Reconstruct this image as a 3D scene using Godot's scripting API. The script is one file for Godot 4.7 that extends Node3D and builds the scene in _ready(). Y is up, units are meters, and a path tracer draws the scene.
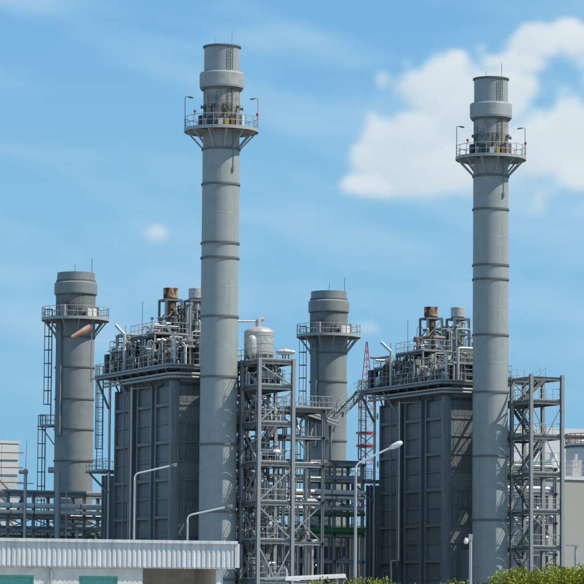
extends Node3D

# ---------------------------------------------------------------- mesh builder
class MB:
	var v := PackedVector3Array()
	var n := PackedVector3Array()
	var t := PackedVector2Array()
	var ix := PackedInt32Array()

	func tri(a: int, b: int, c: int) -> void:
		var g := (v[b] - v[a]).cross(v[c] - v[a])
		if g.dot(n[a] + n[b] + n[c]) > 0.0:
			ix.append(a); ix.append(c); ix.append(b)
		else:
			ix.append(a); ix.append(b); ix.append(c)

	func add(p: Vector3, nn: Vector3, uv := Vector2.ZERO) -> int:
		v.append(p); n.append(nn); t.append(uv)
		return v.size() - 1

	func quad(a: Vector3, b: Vector3, c: Vector3, d: Vector3, out: Vector3) -> void:
		var nn := (b - a).cross(c - a).normalized()
		if nn.dot(out) < 0.0:
			nn = -nn
		var i := add(a, nn, Vector2(0, 0)); add(b, nn, Vector2(1, 0)); add(c, nn, Vector2(1, 1)); add(d, nn, Vector2(0, 1))
		tri(i, i + 1, i + 2); tri(i, i + 2, i + 3)

	func box(c: Vector3, s: Vector3, b := Basis.IDENTITY) -> void:
		var x := b.x * s.x * 0.5
		var y := b.y * s.y * 0.5
		var z := b.z * s.z * 0.5
		quad(c + x - y - z, c + x + y - z, c + x + y + z, c + x - y + z, x)
		quad(c - x - y - z, c - x + y - z, c - x + y + z, c - x - y + z, -x)
		quad(c - x + y - z, c + x + y - z, c + x + y + z, c - x + y + z, y)
		quad(c - x - y - z, c + x - y - z, c + x - y + z, c - x - y + z, -y)
		quad(c - x - y + z, c + x - y + z, c + x + y + z, c - x + y + z, z)
		quad(c - x - y - z, c + x - y - z, c + x + y - z, c - x + y - z, -z)

	func span(a: Vector3, b: Vector3) -> void:
		box((a + b) * 0.5, (b - a).abs())

	static func along(p: Vector3, q: Vector3) -> Basis:
		var z := (q - p).normalized()
		var up := Vector3.UP if absf(z.y) < 0.95 else Vector3.RIGHT
		var x := up.cross(z).normalized()
		return Basis(x, z.cross(x), z)

	# bar of width w and height h from p to q
	func bar(p: Vector3, q: Vector3, w: float, h: float) -> void:
		box((p + q) * 0.5, Vector3(w, h, p.distance_to(q)), along(p, q))

	# rolled steel section: two flanges and a web
	func ibeam(p: Vector3, q: Vector3, w: float, h: float, swap := false) -> void:
		var b := along(p, q)
		if swap:
			b = Basis(b.y, -b.x, b.z)
		var m := (p + q) * 0.5
		var l := p.distance_to(q)
		var f := h * 0.09 + 0.012
		box(m + b.y * (h - f) * 0.5, Vector3(w, f, l), b)
		box(m - b.y * (h - f) * 0.5, Vector3(w, f, l), b)
		box(m, Vector3(w * 0.14 + 0.01, h - 2.0 * f, l), b)

	func tube(p: Vector3, q: Vector3, r: float, k := 8, r2 := -1.0) -> void:
		var b := along(p, q)
		var s := r if r2 < 0.0 else r2
		var i0 := v.size()
		for i in k + 1:
			var a := TAU * i / k
			var d := b.x * cos(a) + b.y * sin(a)
			add(p + d * r, d, Vector2(float(i) / k, 0)); add(q + d * s, d, Vector2(float(i) / k, p.distance_to(q)))
		for i in k:
			var j := i0 + i * 2
			tri(j, j + 2, j + 3); tri(j, j + 3, j + 1)
		if r > 0.04:
			cap(p, -b.z, b, r, k); cap(q, b.z, b, s, k)

	func cap(c: Vector3, nn: Vector3, b: Basis, r: float, k: int) -> void:
		var i0 := add(c, nn, Vector2(0.5, 0.5))
		for i in k + 1:
			var a := TAU * i / k
			add(c + (b.x * cos(a) + b.y * sin(a)) * r, nn, Vector2(0.5 + cos(a) * 0.5, 0.5 + sin(a) * 0.5))
		for i in k:
			tri(i0, i0 + 1 + i, i0 + 2 + i)

	# round pipe through points, corners filleted with radius rad
	func pipe(pts: Array, r: float, k := 8, rad := 0.0) -> void:
		var path: Array[Vector3] = []
		for i in pts.size():
			var p: Vector3 = pts[i]
			if rad > 0.0 and i > 0 and i < pts.size() - 1:
				var p0: Vector3 = pts[i - 1]
				var p1: Vector3 = pts[i + 1]
				var l := minf(rad, minf(p.distance_to(p0), p.distance_to(p1)) * 0.48)
				var a := p + (p0 - p).normalized() * l
				var b := p + (p1 - p).normalized() * l
				for s in 6:
					var f := s / 5.0
					path.append(a.lerp(p, f).lerp(p.lerp(b, f), f))
			else:
				path.append(p)
		var b := along(path[0], path[1])
		var i0 := v.size()
		for i in path.size():
			var d: Vector3
			if i == 0:
				d = path[1] - path[0]
			elif i == path.size() - 1:
				d = path[i] - path[i - 1]
			else:
				d = (path[i] - path[i - 1]).normalized() + (path[i + 1] - path[i]).normalized()
			d = d.normalized()
			var x := (b.x - d * b.x.dot(d)).normalized()
			b = Basis(x, d.cross(x), d)
			for j in k + 1:
				var a := TAU * j / k
				var o := b.x * cos(a) + b.y * sin(a)
				add(path[i] + o * r, o, Vector2(float(j) / k, i * 0.2))
		for i in path.size() - 1:
			for j in k:
				var q := i0 + i * (k + 1) + j
				tri(q, q + 1, q + k + 2); tri(q, q + k + 2, q + k + 1)
		if r > 0.04:
			cap(path[0], (path[0] - path[1]).normalized(), along(path[0], path[1]), r, k)
			cap(path[-1], (path[-1] - path[-2]).normalized(), along(path[-2], path[-1]), r, k)

	# surface of revolution about y: profile of (radius, height), each stretch flat or the whole smooth
	func lathe(prof: Array, k := 32, c := Vector3.ZERO, smooth := false, b := Basis.IDENTITY, vs := 8.0) -> void:
		var m := prof.size()
		var run := 0.0
		for s in m - 1:
			var p: Vector2 = prof[s]
			var q: Vector2 = prof[s + 1]
			var d := (q - p).normalized()
			var na := Vector2(d.y, -d.x)
			var n0 := na
			var n1 := na
			if smooth:
				if s > 0:
					var e: Vector2 = (p - prof[s - 1]).normalized()
					n0 = (na + Vector2(e.y, -e.x)).normalized()
				if s < m - 2:
					var e2: Vector2 = (prof[s + 2] - q).normalized()
					n1 = (na + Vector2(e2.y, -e2.x)).normalized()
			var i0 := v.size()
			for i in k + 1:
				var a := TAU * i / k
				var ca := cos(a)
				var sa := sin(a)
				var uu := float(i) / k
				add(c + b * Vector3(p.x * ca, p.y, p.x * sa), b * Vector3(n0.x * ca, n0.y, n0.x * sa), Vector2(uu, run / vs))
				add(c + b * Vector3(q.x * ca, q.y, q.x * sa), b * Vector3(n1.x * ca, n1.y, n1.x * sa), Vector2(uu, (run + p.distance_to(q)) / vs))
			for i in k:
				var j := i0 + i * 2
				tri(j, j + 2, j + 3); tri(j, j + 3, j + 1)
			run += p.distance_to(q)

	func ring(c: Vector3, r: float, tr: float, k := 32, kk := 5) -> void:
		var pts := []
		for i in k + 1:
			var a := TAU * i / k
			pts.append(c + Vector3(cos(a) * r, 0, sin(a) * r))
		pipe(pts, tr, kk)

	func rails(pts: Array, h := 1.1, step := 1.4, r := 0.028, toe := true) -> void:
		for i in pts.size() - 1:
			var p: Vector3 = pts[i]
			var q: Vector3 = pts[i + 1]
			var l := p.distance_to(q)
			var c := maxi(1, roundi(l / step))
			for k in c + (1 if i == pts.size() - 2 else 0):
				var o := p.lerp(q, float(k) / c)
				tube(o, o + Vector3.UP * h, r, 4)
			tube(p + Vector3.UP * h, q + Vector3.UP * h, r, 5)
			tube(p + Vector3.UP * h * 0.52, q + Vector3.UP * h * 0.52, r * 0.85, 5)
			if toe:
				bar(p + Vector3.UP * 0.07, q + Vector3.UP * 0.07, 0.012, 0.13)

	# vertical ladder with a safety cage that bulges towards out
	func ladder(p: Vector3, top: float, out: Vector3, cage := true, w := 0.46) -> void:
		var s := out.cross(Vector3.UP).normalized()
		var h := top - p.y
		for e in [-0.5, 0.5]:
			tube(p + s * w * e, p + s * w * e + Vector3.UP * h, 0.045, 4)
		for k in int(h / 0.32):
			var y := Vector3.UP * (0.2 + k * 0.32)
			tube(p + s * w * 0.5 + y, p - s * w * 0.5 + y, 0.016, 4)
		if cage:
			var hoops := maxi(2, int((h - 2.2) / 1.3))
			for k in hoops + 1:
				var y2 := Vector3.UP * lerpf(2.2, h, float(k) / hoops)
				var pts := []
				for j in 9:
					var a := PI * j / 8.0
					pts.append(p + y2 + s * cos(a) * 0.38 + out * sin(a) * 0.78)
				pipe(pts, 0.036, 4)
			for j in [1, 3, 5, 7]:
				var a2: float = PI * j / 8.0
				var o: Vector3 = p + s * cos(a2) * 0.38 + out * sin(a2) * 0.78
				tube(o + Vector3.UP * 2.2, o + Vector3.UP * h, 0.03, 4)

	# straight stair flight from the foot p to the head q
	func stairs(p: Vector3, q: Vector3, w := 0.9, with_rails := true) -> void:
		var flat := Vector3(q.x - p.x, 0, q.z - p.z)
		var s := flat.cross(Vector3.UP).normalized() * w * 0.5
		bar(p + s, q + s, 0.06, 0.32); bar(p - s, q - s, 0.06, 0.32)
		var c := maxi(2, roundi((q.y - p.y) / 0.22))
		var b := along(p, p + flat)
		for k in c:
			var o := p.lerp(q, (k + 0.5) / c)
			box(o, Vector3(w - 0.06, 0.035, 0.26), b)
		if not with_rails:
			return
		stair_rails(p, q, w)

	func stair_rails(p: Vector3, q: Vector3, w := 0.9) -> void:
		var flat := Vector3(q.x - p.x, 0, q.z - p.z)
		var s := flat.cross(Vector3.UP).normalized() * w * 0.5
		for e in [s, -s]:
			for y in [0.55, 1.05]:
				tube(p + e + Vector3.UP * y, q + e + Vector3.UP * y, 0.026, 4)
			for k in 4:
				var o2: Vector3 = p.lerp(q, k / 3.0) + e
				tube(o2, o2 + Vector3.UP * 1.05, 0.026, 4)

	func mesh() -> ArrayMesh:
		var a := []
		a.resize(Mesh.ARRAY_MAX)
		a[Mesh.ARRAY_VERTEX] = v
		a[Mesh.ARRAY_NORMAL] = n
		a[Mesh.ARRAY_TEX_UV] = t
		a[Mesh.ARRAY_INDEX] = ix
		var m := ArrayMesh.new()
		m.add_surface_from_arrays(Mesh.PRIMITIVE_TRIANGLES, a)
		return m

# ---------------------------------------------------------------- scene helpers
var taken := {}
var M := {}
var TURN := deg_to_rad(25.0)
var unit_a: Transform3D
var unit_b: Transform3D
var rng := RandomNumberGenerator.new()

func numbered(called: String) -> String:
	var c: int = taken.get(called, 0)
	taken[called] = c + 1
	return called if c == 0 else "%s_%03d" % [called, c]

func tag(o: Node3D, label: String, category: String, group := "", kind := "") -> void:
	if label: o.set_meta("label", label)
	if category: o.set_meta("category", category)
	if group: o.set_meta("group", group)
	if kind: o.set_meta("kind", kind)

func thing(called: String, label: String, category: String, at: Vector3, turn := 0.0, group := "") -> Node3D:
	var o := Node3D.new()
	o.name = numbered(called)
	add_child(o)
	o.position = at
	o.rotation.y = turn
	tag(o, label, category, group)
	return o

func part(parent: Node3D, called: String, mb: MB, m: Material) -> MeshInstance3D:
	return put(parent, called, mb.mesh(), m)

func put(parent: Node3D, called: String, mesh: Mesh, m: Material, at := Vector3.ZERO) -> MeshInstance3D:
	var o := MeshInstance3D.new()
	o.name = called
	o.mesh = mesh
	o.material_override = m
	o.position = at
	parent.add_child(o, true)
	return o

func structure(called: String, mb: MB, m: Material) -> MeshInstance3D:
	var o := put(self, numbered(called), mb.mesh(), m)
	o.set_meta("kind", "structure")
	return o

# the same thing again in the second unit
func again(o: Node3D, label: String) -> Node3D:
	var c: Node3D = o.duplicate()
	var base := String(o.name)
	var cut := base.rfind("_")
	if cut > 0 and base.substr(cut + 1).is_valid_int():
		base = base.substr(0, cut)
	c.name = numbered(base)
	add_child(c)
	c.transform = unit_b * unit_a.affine_inverse() * o.transform
	if label:
		c.set_meta("label", label)
	return c

# a thing laid out in unit a's places but standing in unit b
func over(o: Node3D) -> Node3D:
	o.transform = unit_b * unit_a.affine_inverse() * o.transform
	return o

# a place in unit a: u metres along the unit's axis, v across it, y up
func at(u: float, v: float, y := 0.0) -> Vector3:
	return unit_a * Vector3(v, y, -u)

func grey_texture(freq: float, low: float, octaves: int, s: int, stretch := Vector2.ONE, size := 512) -> ImageTexture:
	var f := FastNoiseLite.new()
	f.seed = s
	f.frequency = freq
	f.fractal_octaves = octaves
	var im := Image.create(size, size, false, Image.FORMAT_RGB8)
	for y in size:
		for x in size:
			# wraps round so that the repeat has no seam
			var fx := float(x) / size
			var fy := float(y) / size
			var a := f.get_noise_2d(x * stretch.x, y * stretch.y)
			var b := f.get_noise_2d((x - size) * stretch.x, y * stretch.y)
			var c := f.get_noise_2d(x * stretch.x, (y - size) * stretch.y)
			var d := f.get_noise_2d((x - size) * stretch.x, (y - size) * stretch.y)
			var g := lerpf(lerpf(a, b, fx), lerpf(c, d, fx), fy)
			var e := lerpf(low, 1.0, clampf(0.5 + g * 1.1, 0.0, 1.0))
			im.set_pixel(x, y, Color(e, e, e))
	return ImageTexture.create_from_image(im)

func mat(lin: Color, rough: float, metal := 0.0, tex: Texture2D = null, scale := 0.25, tri := true) -> StandardMaterial3D:
	var m := StandardMaterial3D.new()
	m.albedo_color = lin.linear_to_srgb()
	m.roughness = rough
	m.metallic = metal
	if tex:
		m.albedo_texture = tex
		m.uv1_triplanar = tri
		m.uv1_scale = Vector3.ONE * scale
	return m

func rust_texture() -> ImageTexture:
	var f := FastNoiseLite.new()
	f.seed = 12
	f.frequency = 0.018
	f.fractal_octaves = 5
	var im := Image.create(256, 256, false, Image.FORMAT_RGB8)
	for y in 256:
		for x in 256:
			var a := TAU * x / 256.0
			var g := clampf(0.42 + f.get_noise_3d(cos(a) * 70.0, y * 0.55, sin(a) * 70.0) * 1.9, 0.0, 1.0)
			var c := Color(0.66, 0.60, 0.52).lerp(Color(0.60, 0.36, 0.20), smoothstep(0.12, 0.62, g)).lerp(Color(0.38, 0.21, 0.13), smoothstep(0.66, 1.0, g))
			im.set_pixel(x, y, c)
	return ImageTexture.create_from_image(im)

# grey paint with brown-black run marks, as on the necks of the stacks
func streak_texture(strength: float, s: int) -> ImageTexture:
	var f := FastNoiseLite.new()
	f.seed = s
	f.frequency = 0.02
	f.fractal_octaves = 4
	var im := Image.create(512, 512, false, Image.FORMAT_RGB8)
	for y in 512:
		for x in 512:
			var a := TAU * x / 512.0
			var run := f.get_noise_3d(cos(a) * 420.0, y * 0.12, sin(a) * 420.0)
			var blot := f.get_noise_3d(cos(a) * 75.0 + 900.0, y * 0.7, sin(a) * 75.0)
			var g := clampf((run * 0.9 + blot * 1.2 + 0.12) * strength, 0.0, 1.0)
			im.set_pixel(x, y, Color(1, 1, 1).lerp(Color(0.52, 0.48, 0.42), g))
	return ImageTexture.create_from_image(im)

func materials() -> void:
	var fine := grey_texture(0.03, 0.86, 4, 3)
	var patch := grey_texture(0.012, 0.80, 5, 8)
	var runs := grey_texture(0.02, 0.76, 4, 21, Vector2(1.6, 0.07))
	var strong := grey_texture(0.022, 0.62, 5, 31)
	M.stack_old = mat(Color(0.245, 0.262, 0.258), 0.5, 0.0, streak_texture(0.14, 6), 1.0, false)
	M.stack = mat(Color(0.322, 0.348, 0.342), 0.45, 0.0, streak_texture(0.10, 5), 1.0, false)
	M.neck_soot = mat(Color(0.26, 0.26, 0.24), 0.7, 0.0, streak_texture(1.5, 9), 1.0, false)
	M.neck_dark = mat(Color(0.185, 0.19, 0.185), 0.7, 0.0, streak_texture(0.7, 23), 1.0, false)
	M.neck = mat(Color(0.33, 0.335, 0.31), 0.65, 0.0, streak_texture(0.5, 19), 1.0, false)
	M.collar = mat(Color(0.37, 0.38, 0.365), 0.6, 0.0, streak_texture(0.22, 15), 1.0, false)
	M.band = mat(Color(0.17, 0.175, 0.17), 0.7, 0.0, fine, 0.8)
	M.steel = mat(Color(0.335, 0.36, 0.37), 0.5, 0.0, fine, 0.5)
	M.steel_dark = mat(Color(0.20, 0.212, 0.213), 0.6, 0.0, patch, 0.5)
	M.grating = mat(Color(0.15, 0.16, 0.165), 0.8, 0.0, strong, 0.7)
	M.rail = mat(Color(0.44, 0.455, 0.44), 0.5, 0.0, fine, 0.6)
	M.casing = [mat(Color(0.192, 0.210, 0.213), 0.45, 0.0, runs, 0.25), mat(Color(0.180, 0.198, 0.204), 0.45, 0.0, runs, 0.21), mat(Color(0.198, 0.216, 0.217), 0.5, 0.0, fine, 0.2)]
	M.casing_steel = mat(Color(0.225, 0.25, 0.26), 0.5, 0.0, runs, 0.2)
	M.silver = mat(Color(0.66, 0.67, 0.67), 0.45, 0.75, fine, 0.6)
	M.clad = mat(Color(0.62, 0.60, 0.56), 0.42, 0.25, patch, 0.5)
	M.beige = mat(Color(0.38, 0.34, 0.29), 0.6, 0.0, strong, 0.7)
	M.brown = mat(Color(0.23, 0.15, 0.10), 0.8, 0.0, strong, 0.8)
	M.rust = mat(Color(0.95, 0.95, 0.95), 0.8, 0.1, rust_texture(), 1.0, false)
	M.white = mat(Color(0.80, 0.79, 0.76), 0.5, 0.0, fine, 0.6)
	M.off_white = mat(Color(0.70, 0.70, 0.67), 0.6, 0.0, fine, 0.2)
	M.dark = mat(Color(0.09, 0.095, 0.10), 0.6, 0.0, strong, 0.6)
	M.black = mat(Color(0.10, 0.10, 0.10), 0.6)
	M.green = mat(Color(0.03, 0.20, 0.05), 0.5, 0.0, patch, 0.4)
	M.red = mat(Color(0.62, 0.035, 0.025), 0.5, 0.0, fine, 0.5)
	M.sock = mat(Color(0.95, 0.47, 0.28), 0.85, 0.0, fine, 1.2)
	M.sock.backlight_enabled = true
	M.sock.backlight = Color(0.45, 0.14, 0.05)
	M.sock_pale = mat(Color(0.92, 0.66, 0.52), 0.85, 0.0, fine, 1.2)
	M.sock_pale.backlight_enabled = true
	M.sock_pale.backlight = Color(0.45, 0.3, 0.22)
	M.lamp_red = mat(Color(0.5, 0.02, 0.02), 0.2)
	M.galv = mat(Color(0.50, 0.51, 0.51), 0.45, 0.35, fine, 0.8)
	M.yellow = mat(Color(0.55, 0.38, 0.04), 0.6, 0.0, fine, 0.8)
	M.fascia = mat(Color(0.80, 0.82, 0.82), 0.5, 0.0, runs, 0.35)
	M.wall = mat(Color(0.80, 0.765, 0.70), 0.85, 0.0, fine, 0.15)
	M.teal = mat(Color(0.13, 0.46, 0.38), 0.35, 0.0, fine, 0.6)
	M.ground = mat(Color(0.20, 0.20, 0.17), 0.95, 0.0, strong, 0.05)
	M.concrete = mat(Color(0.45, 0.44, 0.41), 0.9, 0.0, patch, 0.1)
	M.hall = mat(Color(0.10, 0.115, 0.13), 0.7, 0.0, patch, 0.15)
	M.beige_wall = mat(Color(0.48, 0.475, 0.43), 0.8, 0.0, fine, 0.4)

# ---------------------------------------------------------------- sky
var wisp := FastNoiseLite.new()
var billow := FastNoiseLite.new()

# places of the cumulus heaps in degrees round from the view and above the horizon: [azimuth, height, half width, half height]
const HEAPS := [
	[2.41, 9.18, 0.81, 0.61, 1.00], [3.17, 8.73, 1.01, 0.88, 1.00], [2.07, 8.26, 0.76, 0.51, 1.00], [1.69, 7.87, 0.64, 0.40, 1.00], [1.28, 7.48, 0.47, 0.22, 1.00],
	[2.66, 7.78, 1.18, 0.54, 1.00], [4.01, 8.09, 1.35, 0.76, 1.00], [4.82, 8.29, 0.84, 0.76, 1.00], [5.11, 7.72, 1.01, 0.47, 1.00], [4.18, 9.86, 0.57, 0.29, 1.00],
	[4.80, 9.91, 0.54, 0.34, 1.00], [3.76, 9.54, 0.57, 0.19, 1.00], [5.39, 9.57, 0.61, 0.67, 1.00], [3.50, 9.07, 0.67, 0.37, 1.00], [-2.31, 6.64, 0.22, 0.13, 0.75],
	[-5.16, 6.45, 0.20, 0.10, 0.40], [1.18, 5.05, 0.27, 0.08, 0.40],
]

func sky_colour(az: float, el: float) -> Color:
	var low := Color(0.525, 0.735, 0.855)
	var high := Color(0.42, 0.665, 0.87)
	var c := low.lerp(Color(0.53, 0.745, 0.888), smoothstep(1.0, 6.0, el)).lerp(Color(0.475, 0.705, 0.885), smoothstep(6.5, 11.5, el)).lerp(Color(0.22, 0.42, 0.74), smoothstep(11.0, 85.0, el))
	c = c.lerp(high, 0.25 * smoothstep(8.0, 12.0, el))
	var a := deg_to_rad(az)
	var e := deg_to_rad(el)
	var d := Vector3(sin(a) * cos(e), sin(e), -cos(a) * cos(e))
	# thin high veils, stretched sideways
	var w := wisp.get_noise_3d(d.x * 2200.0, d.y * 9000.0 + d.x * 1500.0, d.z * 2200.0)
	var w2 := wisp.get_noise_3d(d.x * 800.0 + 77.0, d.y * 3000.0, d.z * 800.0)
	c = c.lerp(Color(0.78, 0.87, 0.93), clampf(w * 0.9 + w2 * 0.9 + 0.2, 0.0, 1.0) * 0.55 * smoothstep(2.0, 6.0, el))
	# cumulus heaps
	var near := 1.0 - smoothstep(7.0, 16.0, absf(az))
	var den := 0.0
	var under := 0.4
	if near > 0.0:
		var wob := billow.get_noise_3d(d.x * 9000.0, d.y * 9600.0, d.z * 9000.0) * 0.62
		wob += billow.get_noise_3d(d.x * 3500.0 + 40.0, d.y * 3900.0, d.z * 3500.0) * 0.35
		var best := -9.0
		var soft := 0.0
		var weight := 1.0
		for h in HEAPS:
			var q := Vector2((az - h[0]) / h[2], (el - h[1]) / h[3]).length()
			if 1.0 - q > best:
				best = 1.0 - q
				weight = h[4]
				soft = clampf(0.5 - (el - h[1]) / h[3] * 0.5, 0.0, 1.0)
		under = soft
		den = smoothstep(-0.10 - 0.26 * soft, 0.16 + 0.40 * soft, best + wob * 1.1) * near * weight
	if near < 1.0:
		var far := billow.get_noise_3d(d.x * 330.0 + 500.0, d.y * 620.0, d.z * 330.0) + 0.4 * billow.get_noise_3d(d.x * 1400.0, d.y * 2000.0, d.z * 1400.0)
		den = maxf(den, smoothstep(0.16, 0.44, far) * (1.0 - near) * smoothstep(3.0, 7.0, el))
	if den > 0.0:
		var tone := 0.5 + 0.5 * billow.get_noise_3d(d.x * 5200.0 + 9.0, d.y * 5600.0 - 30.0, d.z * 5200.0) - 0.25 * billow.get_noise_3d(d.x * 1800.0, d.y * 2200.0 + 60.0, d.z * 1800.0)
		tone += 0.22 - 0.5 * under
		var cc := Color(0.79, 0.855, 0.90).lerp(Color(0.905, 0.925, 0.935), clampf(tone * 1.3 - 0.1, 0.0, 1.0))
		c = c.lerp(cc, den * 0.93)
	return c

func sky_texture() -> ImageTexture:
	wisp.seed = 4
	wisp.frequency = 0.006
	wisp.fractal_octaves = 5
	billow.seed = 17
	billow.frequency = 0.006
	billow.fractal_octaves = 5
	billow.fractal_gain = 0.55
	var im := Image.create(512, 256, false, Image.FORMAT_RGB8)
	for y in 256:
		var el := 90.0 - (y + 0.5) / 256.0 * 180.0
		for x in 512:
			im.set_pixel(x, y, sky_colour(wrapf((x + 0.5) / 512.0 * 360.0, -180.0, 180.0), maxf(el, 0.2)))
	im.resize(4096, 2048, Image.INTERPOLATE_CUBIC)
	# the same sky at full resolution for the heights that the town sees, so that cloud edges stay crisp
	for y in range(800, 1030):
		var el2 := 90.0 - (y + 0.5) / 2048.0 * 180.0
		for x in range(-300, 300):
			im.set_pixel(posmod(x, 4096), y, sky_colour((x + 0.5) / 4096.0 * 360.0, maxf(el2, 0.2)))
	return ImageTexture.create_from_image(im)

# ---------------------------------------------------------------- stacks
func exhaust_stack(label: String, twist: float) -> Node3D:
	var o := thing("exhaust_stack", label, "chimney", at(0, 0), TURN, "tall exhaust stacks of the two boiler units")
	var ys := [0.0, 6.2, 12.3, 18.4, 24.55, 30.05, 35.43, 36.8, 42.22, 45.45]
	for i in ys.size() - 1:
		var mb := MB.new()
		mb.lathe([Vector2(1.70, ys[i]), Vector2(1.70, ys[i + 1])], 64, Vector3.ZERO, false, Basis(Vector3.UP, i * 1.3 + twist))
		part(o, "shell_section", mb, M.stack)
		# weld beads where the plates of a section meet
		var seams := maxi(0, roundi((ys[i + 1] - ys[i]) / 2.6) - 1)
		for k in seams:
			var ws := MB.new()
			var yw: float = lerpf(ys[i], ys[i + 1], (k + 1.0) / (seams + 1))
			ws.lathe([Vector2(1.699, yw - 0.03), Vector2(1.709, yw - 0.012), Vector2(1.709, yw + 0.012), Vector2(1.699, yw + 0.03)], 48)
			part(o, "weld_seam", ws, M.stack)
		for k in 3:
			var vs := MB.new()
			var av := 1.1 + twist + k * TAU / 3.0 + i * 0.9
			vs.box(Vector3(cos(av) * 1.7, (ys[i] + ys[i + 1]) * 0.5, sin(av) * 1.7), Vector3(0.02, ys[i + 1] - ys[i], 0.045), Basis(Vector3.UP, -av))
			part(o, "weld_seam", vs, M.stack)
	for y in ys.slice(1):
		var mb := MB.new()
		mb.lathe([Vector2(1.69, y - 0.09), Vector2(1.80, y - 0.09), Vector2(1.80, y + 0.09), Vector2(1.69, y + 0.09)], 48)
		part(o, "flange_ring", mb, M.band)
	var nk := MB.new()
	nk.lathe([Vector2(1.68, 47.3), Vector2(1.68, 49.55)], 64, Vector3.ZERO, false, Basis(Vector3.UP, twist))
	part(o, "neck", nk, M.neck_soot)
	var nk1 := MB.new()
	nk1.lathe([Vector2(1.68, 45.45), Vector2(1.68, 47.3)], 64, Vector3.ZERO, false, Basis(Vector3.UP, twist))
	part(o, "neck", nk1, M.stack)
	var nk2 := MB.new()
	nk2.lathe([Vector2(1.68, 49.55), Vector2(1.68, 51.2)], 64, Vector3.ZERO, false, Basis(Vector3.UP, twist))
	part(o, "neck", nk2, M.neck)
	var co := MB.new()
	co.lathe([Vector2(1.68, 51.12), Vector2(2.0, 51.12), Vector2(2.04, 51.3), Vector2(2.04, 52.42), Vector2(1.98, 52.55), Vector2(1.66, 52.62)], 64, Vector3.ZERO, false, Basis(Vector3.UP, twist))
	part(o, "collar", co, M.collar)
	var cb := MB.new()
	cb.lathe([Vector2(1.66, 50.95), Vector2(1.88, 50.95), Vector2(1.88, 51.118), Vector2(1.66, 51.118)], 48)
	part(o, "collar_band", cb, M.steel_dark)
	var dr := MB.new()
	dr.lathe([Vector2(1.64, 52.6), Vector2(1.64, 54.85), Vector2(1.5, 54.85), Vector2(1.5, 49.0), Vector2(0.0, 49.0)], 64)
	part(o, "top_drum", dr, M.stack)
	var rm := MB.new()
	rm.lathe([Vector2(1.645, 54.84), Vector2(1.76, 54.90), Vector2(1.76, 55.04), Vector2(1.49, 55.06)], 64)
	part(o, "rim", rm, M.band)
	for a in [[2.35, 0.55, 0.02], [1.42, 1.35, 0.03]]:
		var rod := MB.new()
		var p := Vector3(cos(a[0]) * 1.7, 54.6, sin(a[0]) * 1.7)
		rod.tube(p, p + Vector3.UP * (a[1] + 0.4), a[2], 6)
		part(o, "lightning_rod", rod, M.rail)
	var lad := MB.new()
	var la := 1.51
	lad.ladder(Vector3(cos(la) * 1.75, 47.3, sin(la) * 1.75), 51.0, Vector3(cos(la), 0, sin(la)), false)
	lad.ladder(Vector3(cos(la) * 1.76, 52.7, sin(la) * 1.76), 54.8, Vector3(cos(la), 0, sin(la)), false, 0.36)
	part(o, "ladder", lad, M.steel_dark)
	var jut := MB.new()
	jut.bar(Vector3(1.55, 53.2, -0.75), Vector3(1.98, 53.2, -1.0), 0.14, 0.16)
	part(o, "sampling_port", jut, M.steel_dark)
	stack_platform(o, 47.25, 1.72, 3.42, 45.5, 12)
	# instruments standing round the neck
	for q in [[1.22, 0.4, 1.15, 0.35, M.beige], [1.48, 0.4, 0.75, 0.35, M.brown], [1.72, 0.3, 0.6, 0.3, M.yellow], [2.02, 0.42, 0.6, 0.3, M.white], [2.42, 0.6, 0.9, 0.3, M.dark], [2.75, 0.4, 0.7, 0.3, M.steel], [0.8, 0.5, 1.1, 0.35, M.off_white], [3.2, 0.6, 1.0, 0.35, M.dark]]:
		var mb := MB.new()
		var a: float = q[0]
		mb.box(Vector3(cos(a) * 1.98, 47.25 + q[2] * 0.5 + 0.25, sin(a) * 1.98), Vector3(q[3], q[2], q[1]), Basis(Vector3.UP, -a))
		mb.box(Vector3(cos(a) * 1.85, 47.4, sin(a) * 1.85), Vector3(0.3, 0.3, 0.1), Basis(Vector3.UP, -a))
		part(o, "instrument_box", mb, q[4])
	for a in [0.3, 1.0, 1.62, 2.2, 2.6, 3.2]:
		var mb := MB.new()
		mb.tube(Vector3(cos(a) * 1.6, 49.3, sin(a) * 1.6), Vector3(cos(a) * 1.95, 49.3, sin(a) * 1.95), 0.11, 10)
		mb.tube(Vector3(cos(a) * 1.92, 49.3, sin(a) * 1.92), Vector3(cos(a) * 1.99, 49.3, sin(a) * 1.99), 0.17, 10)
		part(o, "sampling_port", mb, M.band)
	for a in [0.0, PI]:
		# lamp masts stand on the deck edge, right and left as seen along the units
		var mb := MB.new()
		var b = a - TURN + 0.12
		var p := Vector3(cos(b) * 3.36, 47.2, -sin(b) * 3.36)
		var inw := -Vector3(cos(b), 0, -sin(b))
		mb.pipe([p, p + Vector3.UP * 3.1, p + Vector3.UP * 3.1 + inw * 0.35], 0.035, 6, 0.1)
		var mast := part(o, "lamp_mast", mb, M.steel)
		var hd := MB.new()
		hd.bar(p + Vector3.UP * 3.08 + inw * 0.3, p + Vector3.UP * 3.02 + inw * 0.72, 0.2, 0.12)
		part(mast, "lamp_head", hd, M.steel_dark)
	for a in [2.79, 0.62]:
		var p2 := Vector3(cos(a) * 3.36, 48.3, sin(a) * 3.36)
		var st := MB.new()
		st.tube(p2, p2 + Vector3.UP * 0.25, 0.03, 6)
		var light := part(o, "obstruction_light", st, M.steel)
		var gl := MB.new()
		gl.lathe([Vector2(0.10, 0.0), Vector2(0.12, 0.1), Vector2(0.10, 0.2), Vector2(0.05, 0.26), Vector2(0.0, 0.28)], 12, p2 + Vector3.UP * 0.25, true)
		part(light, "lens", gl, M.lamp_red)
	var cd := MB.new()
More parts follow.
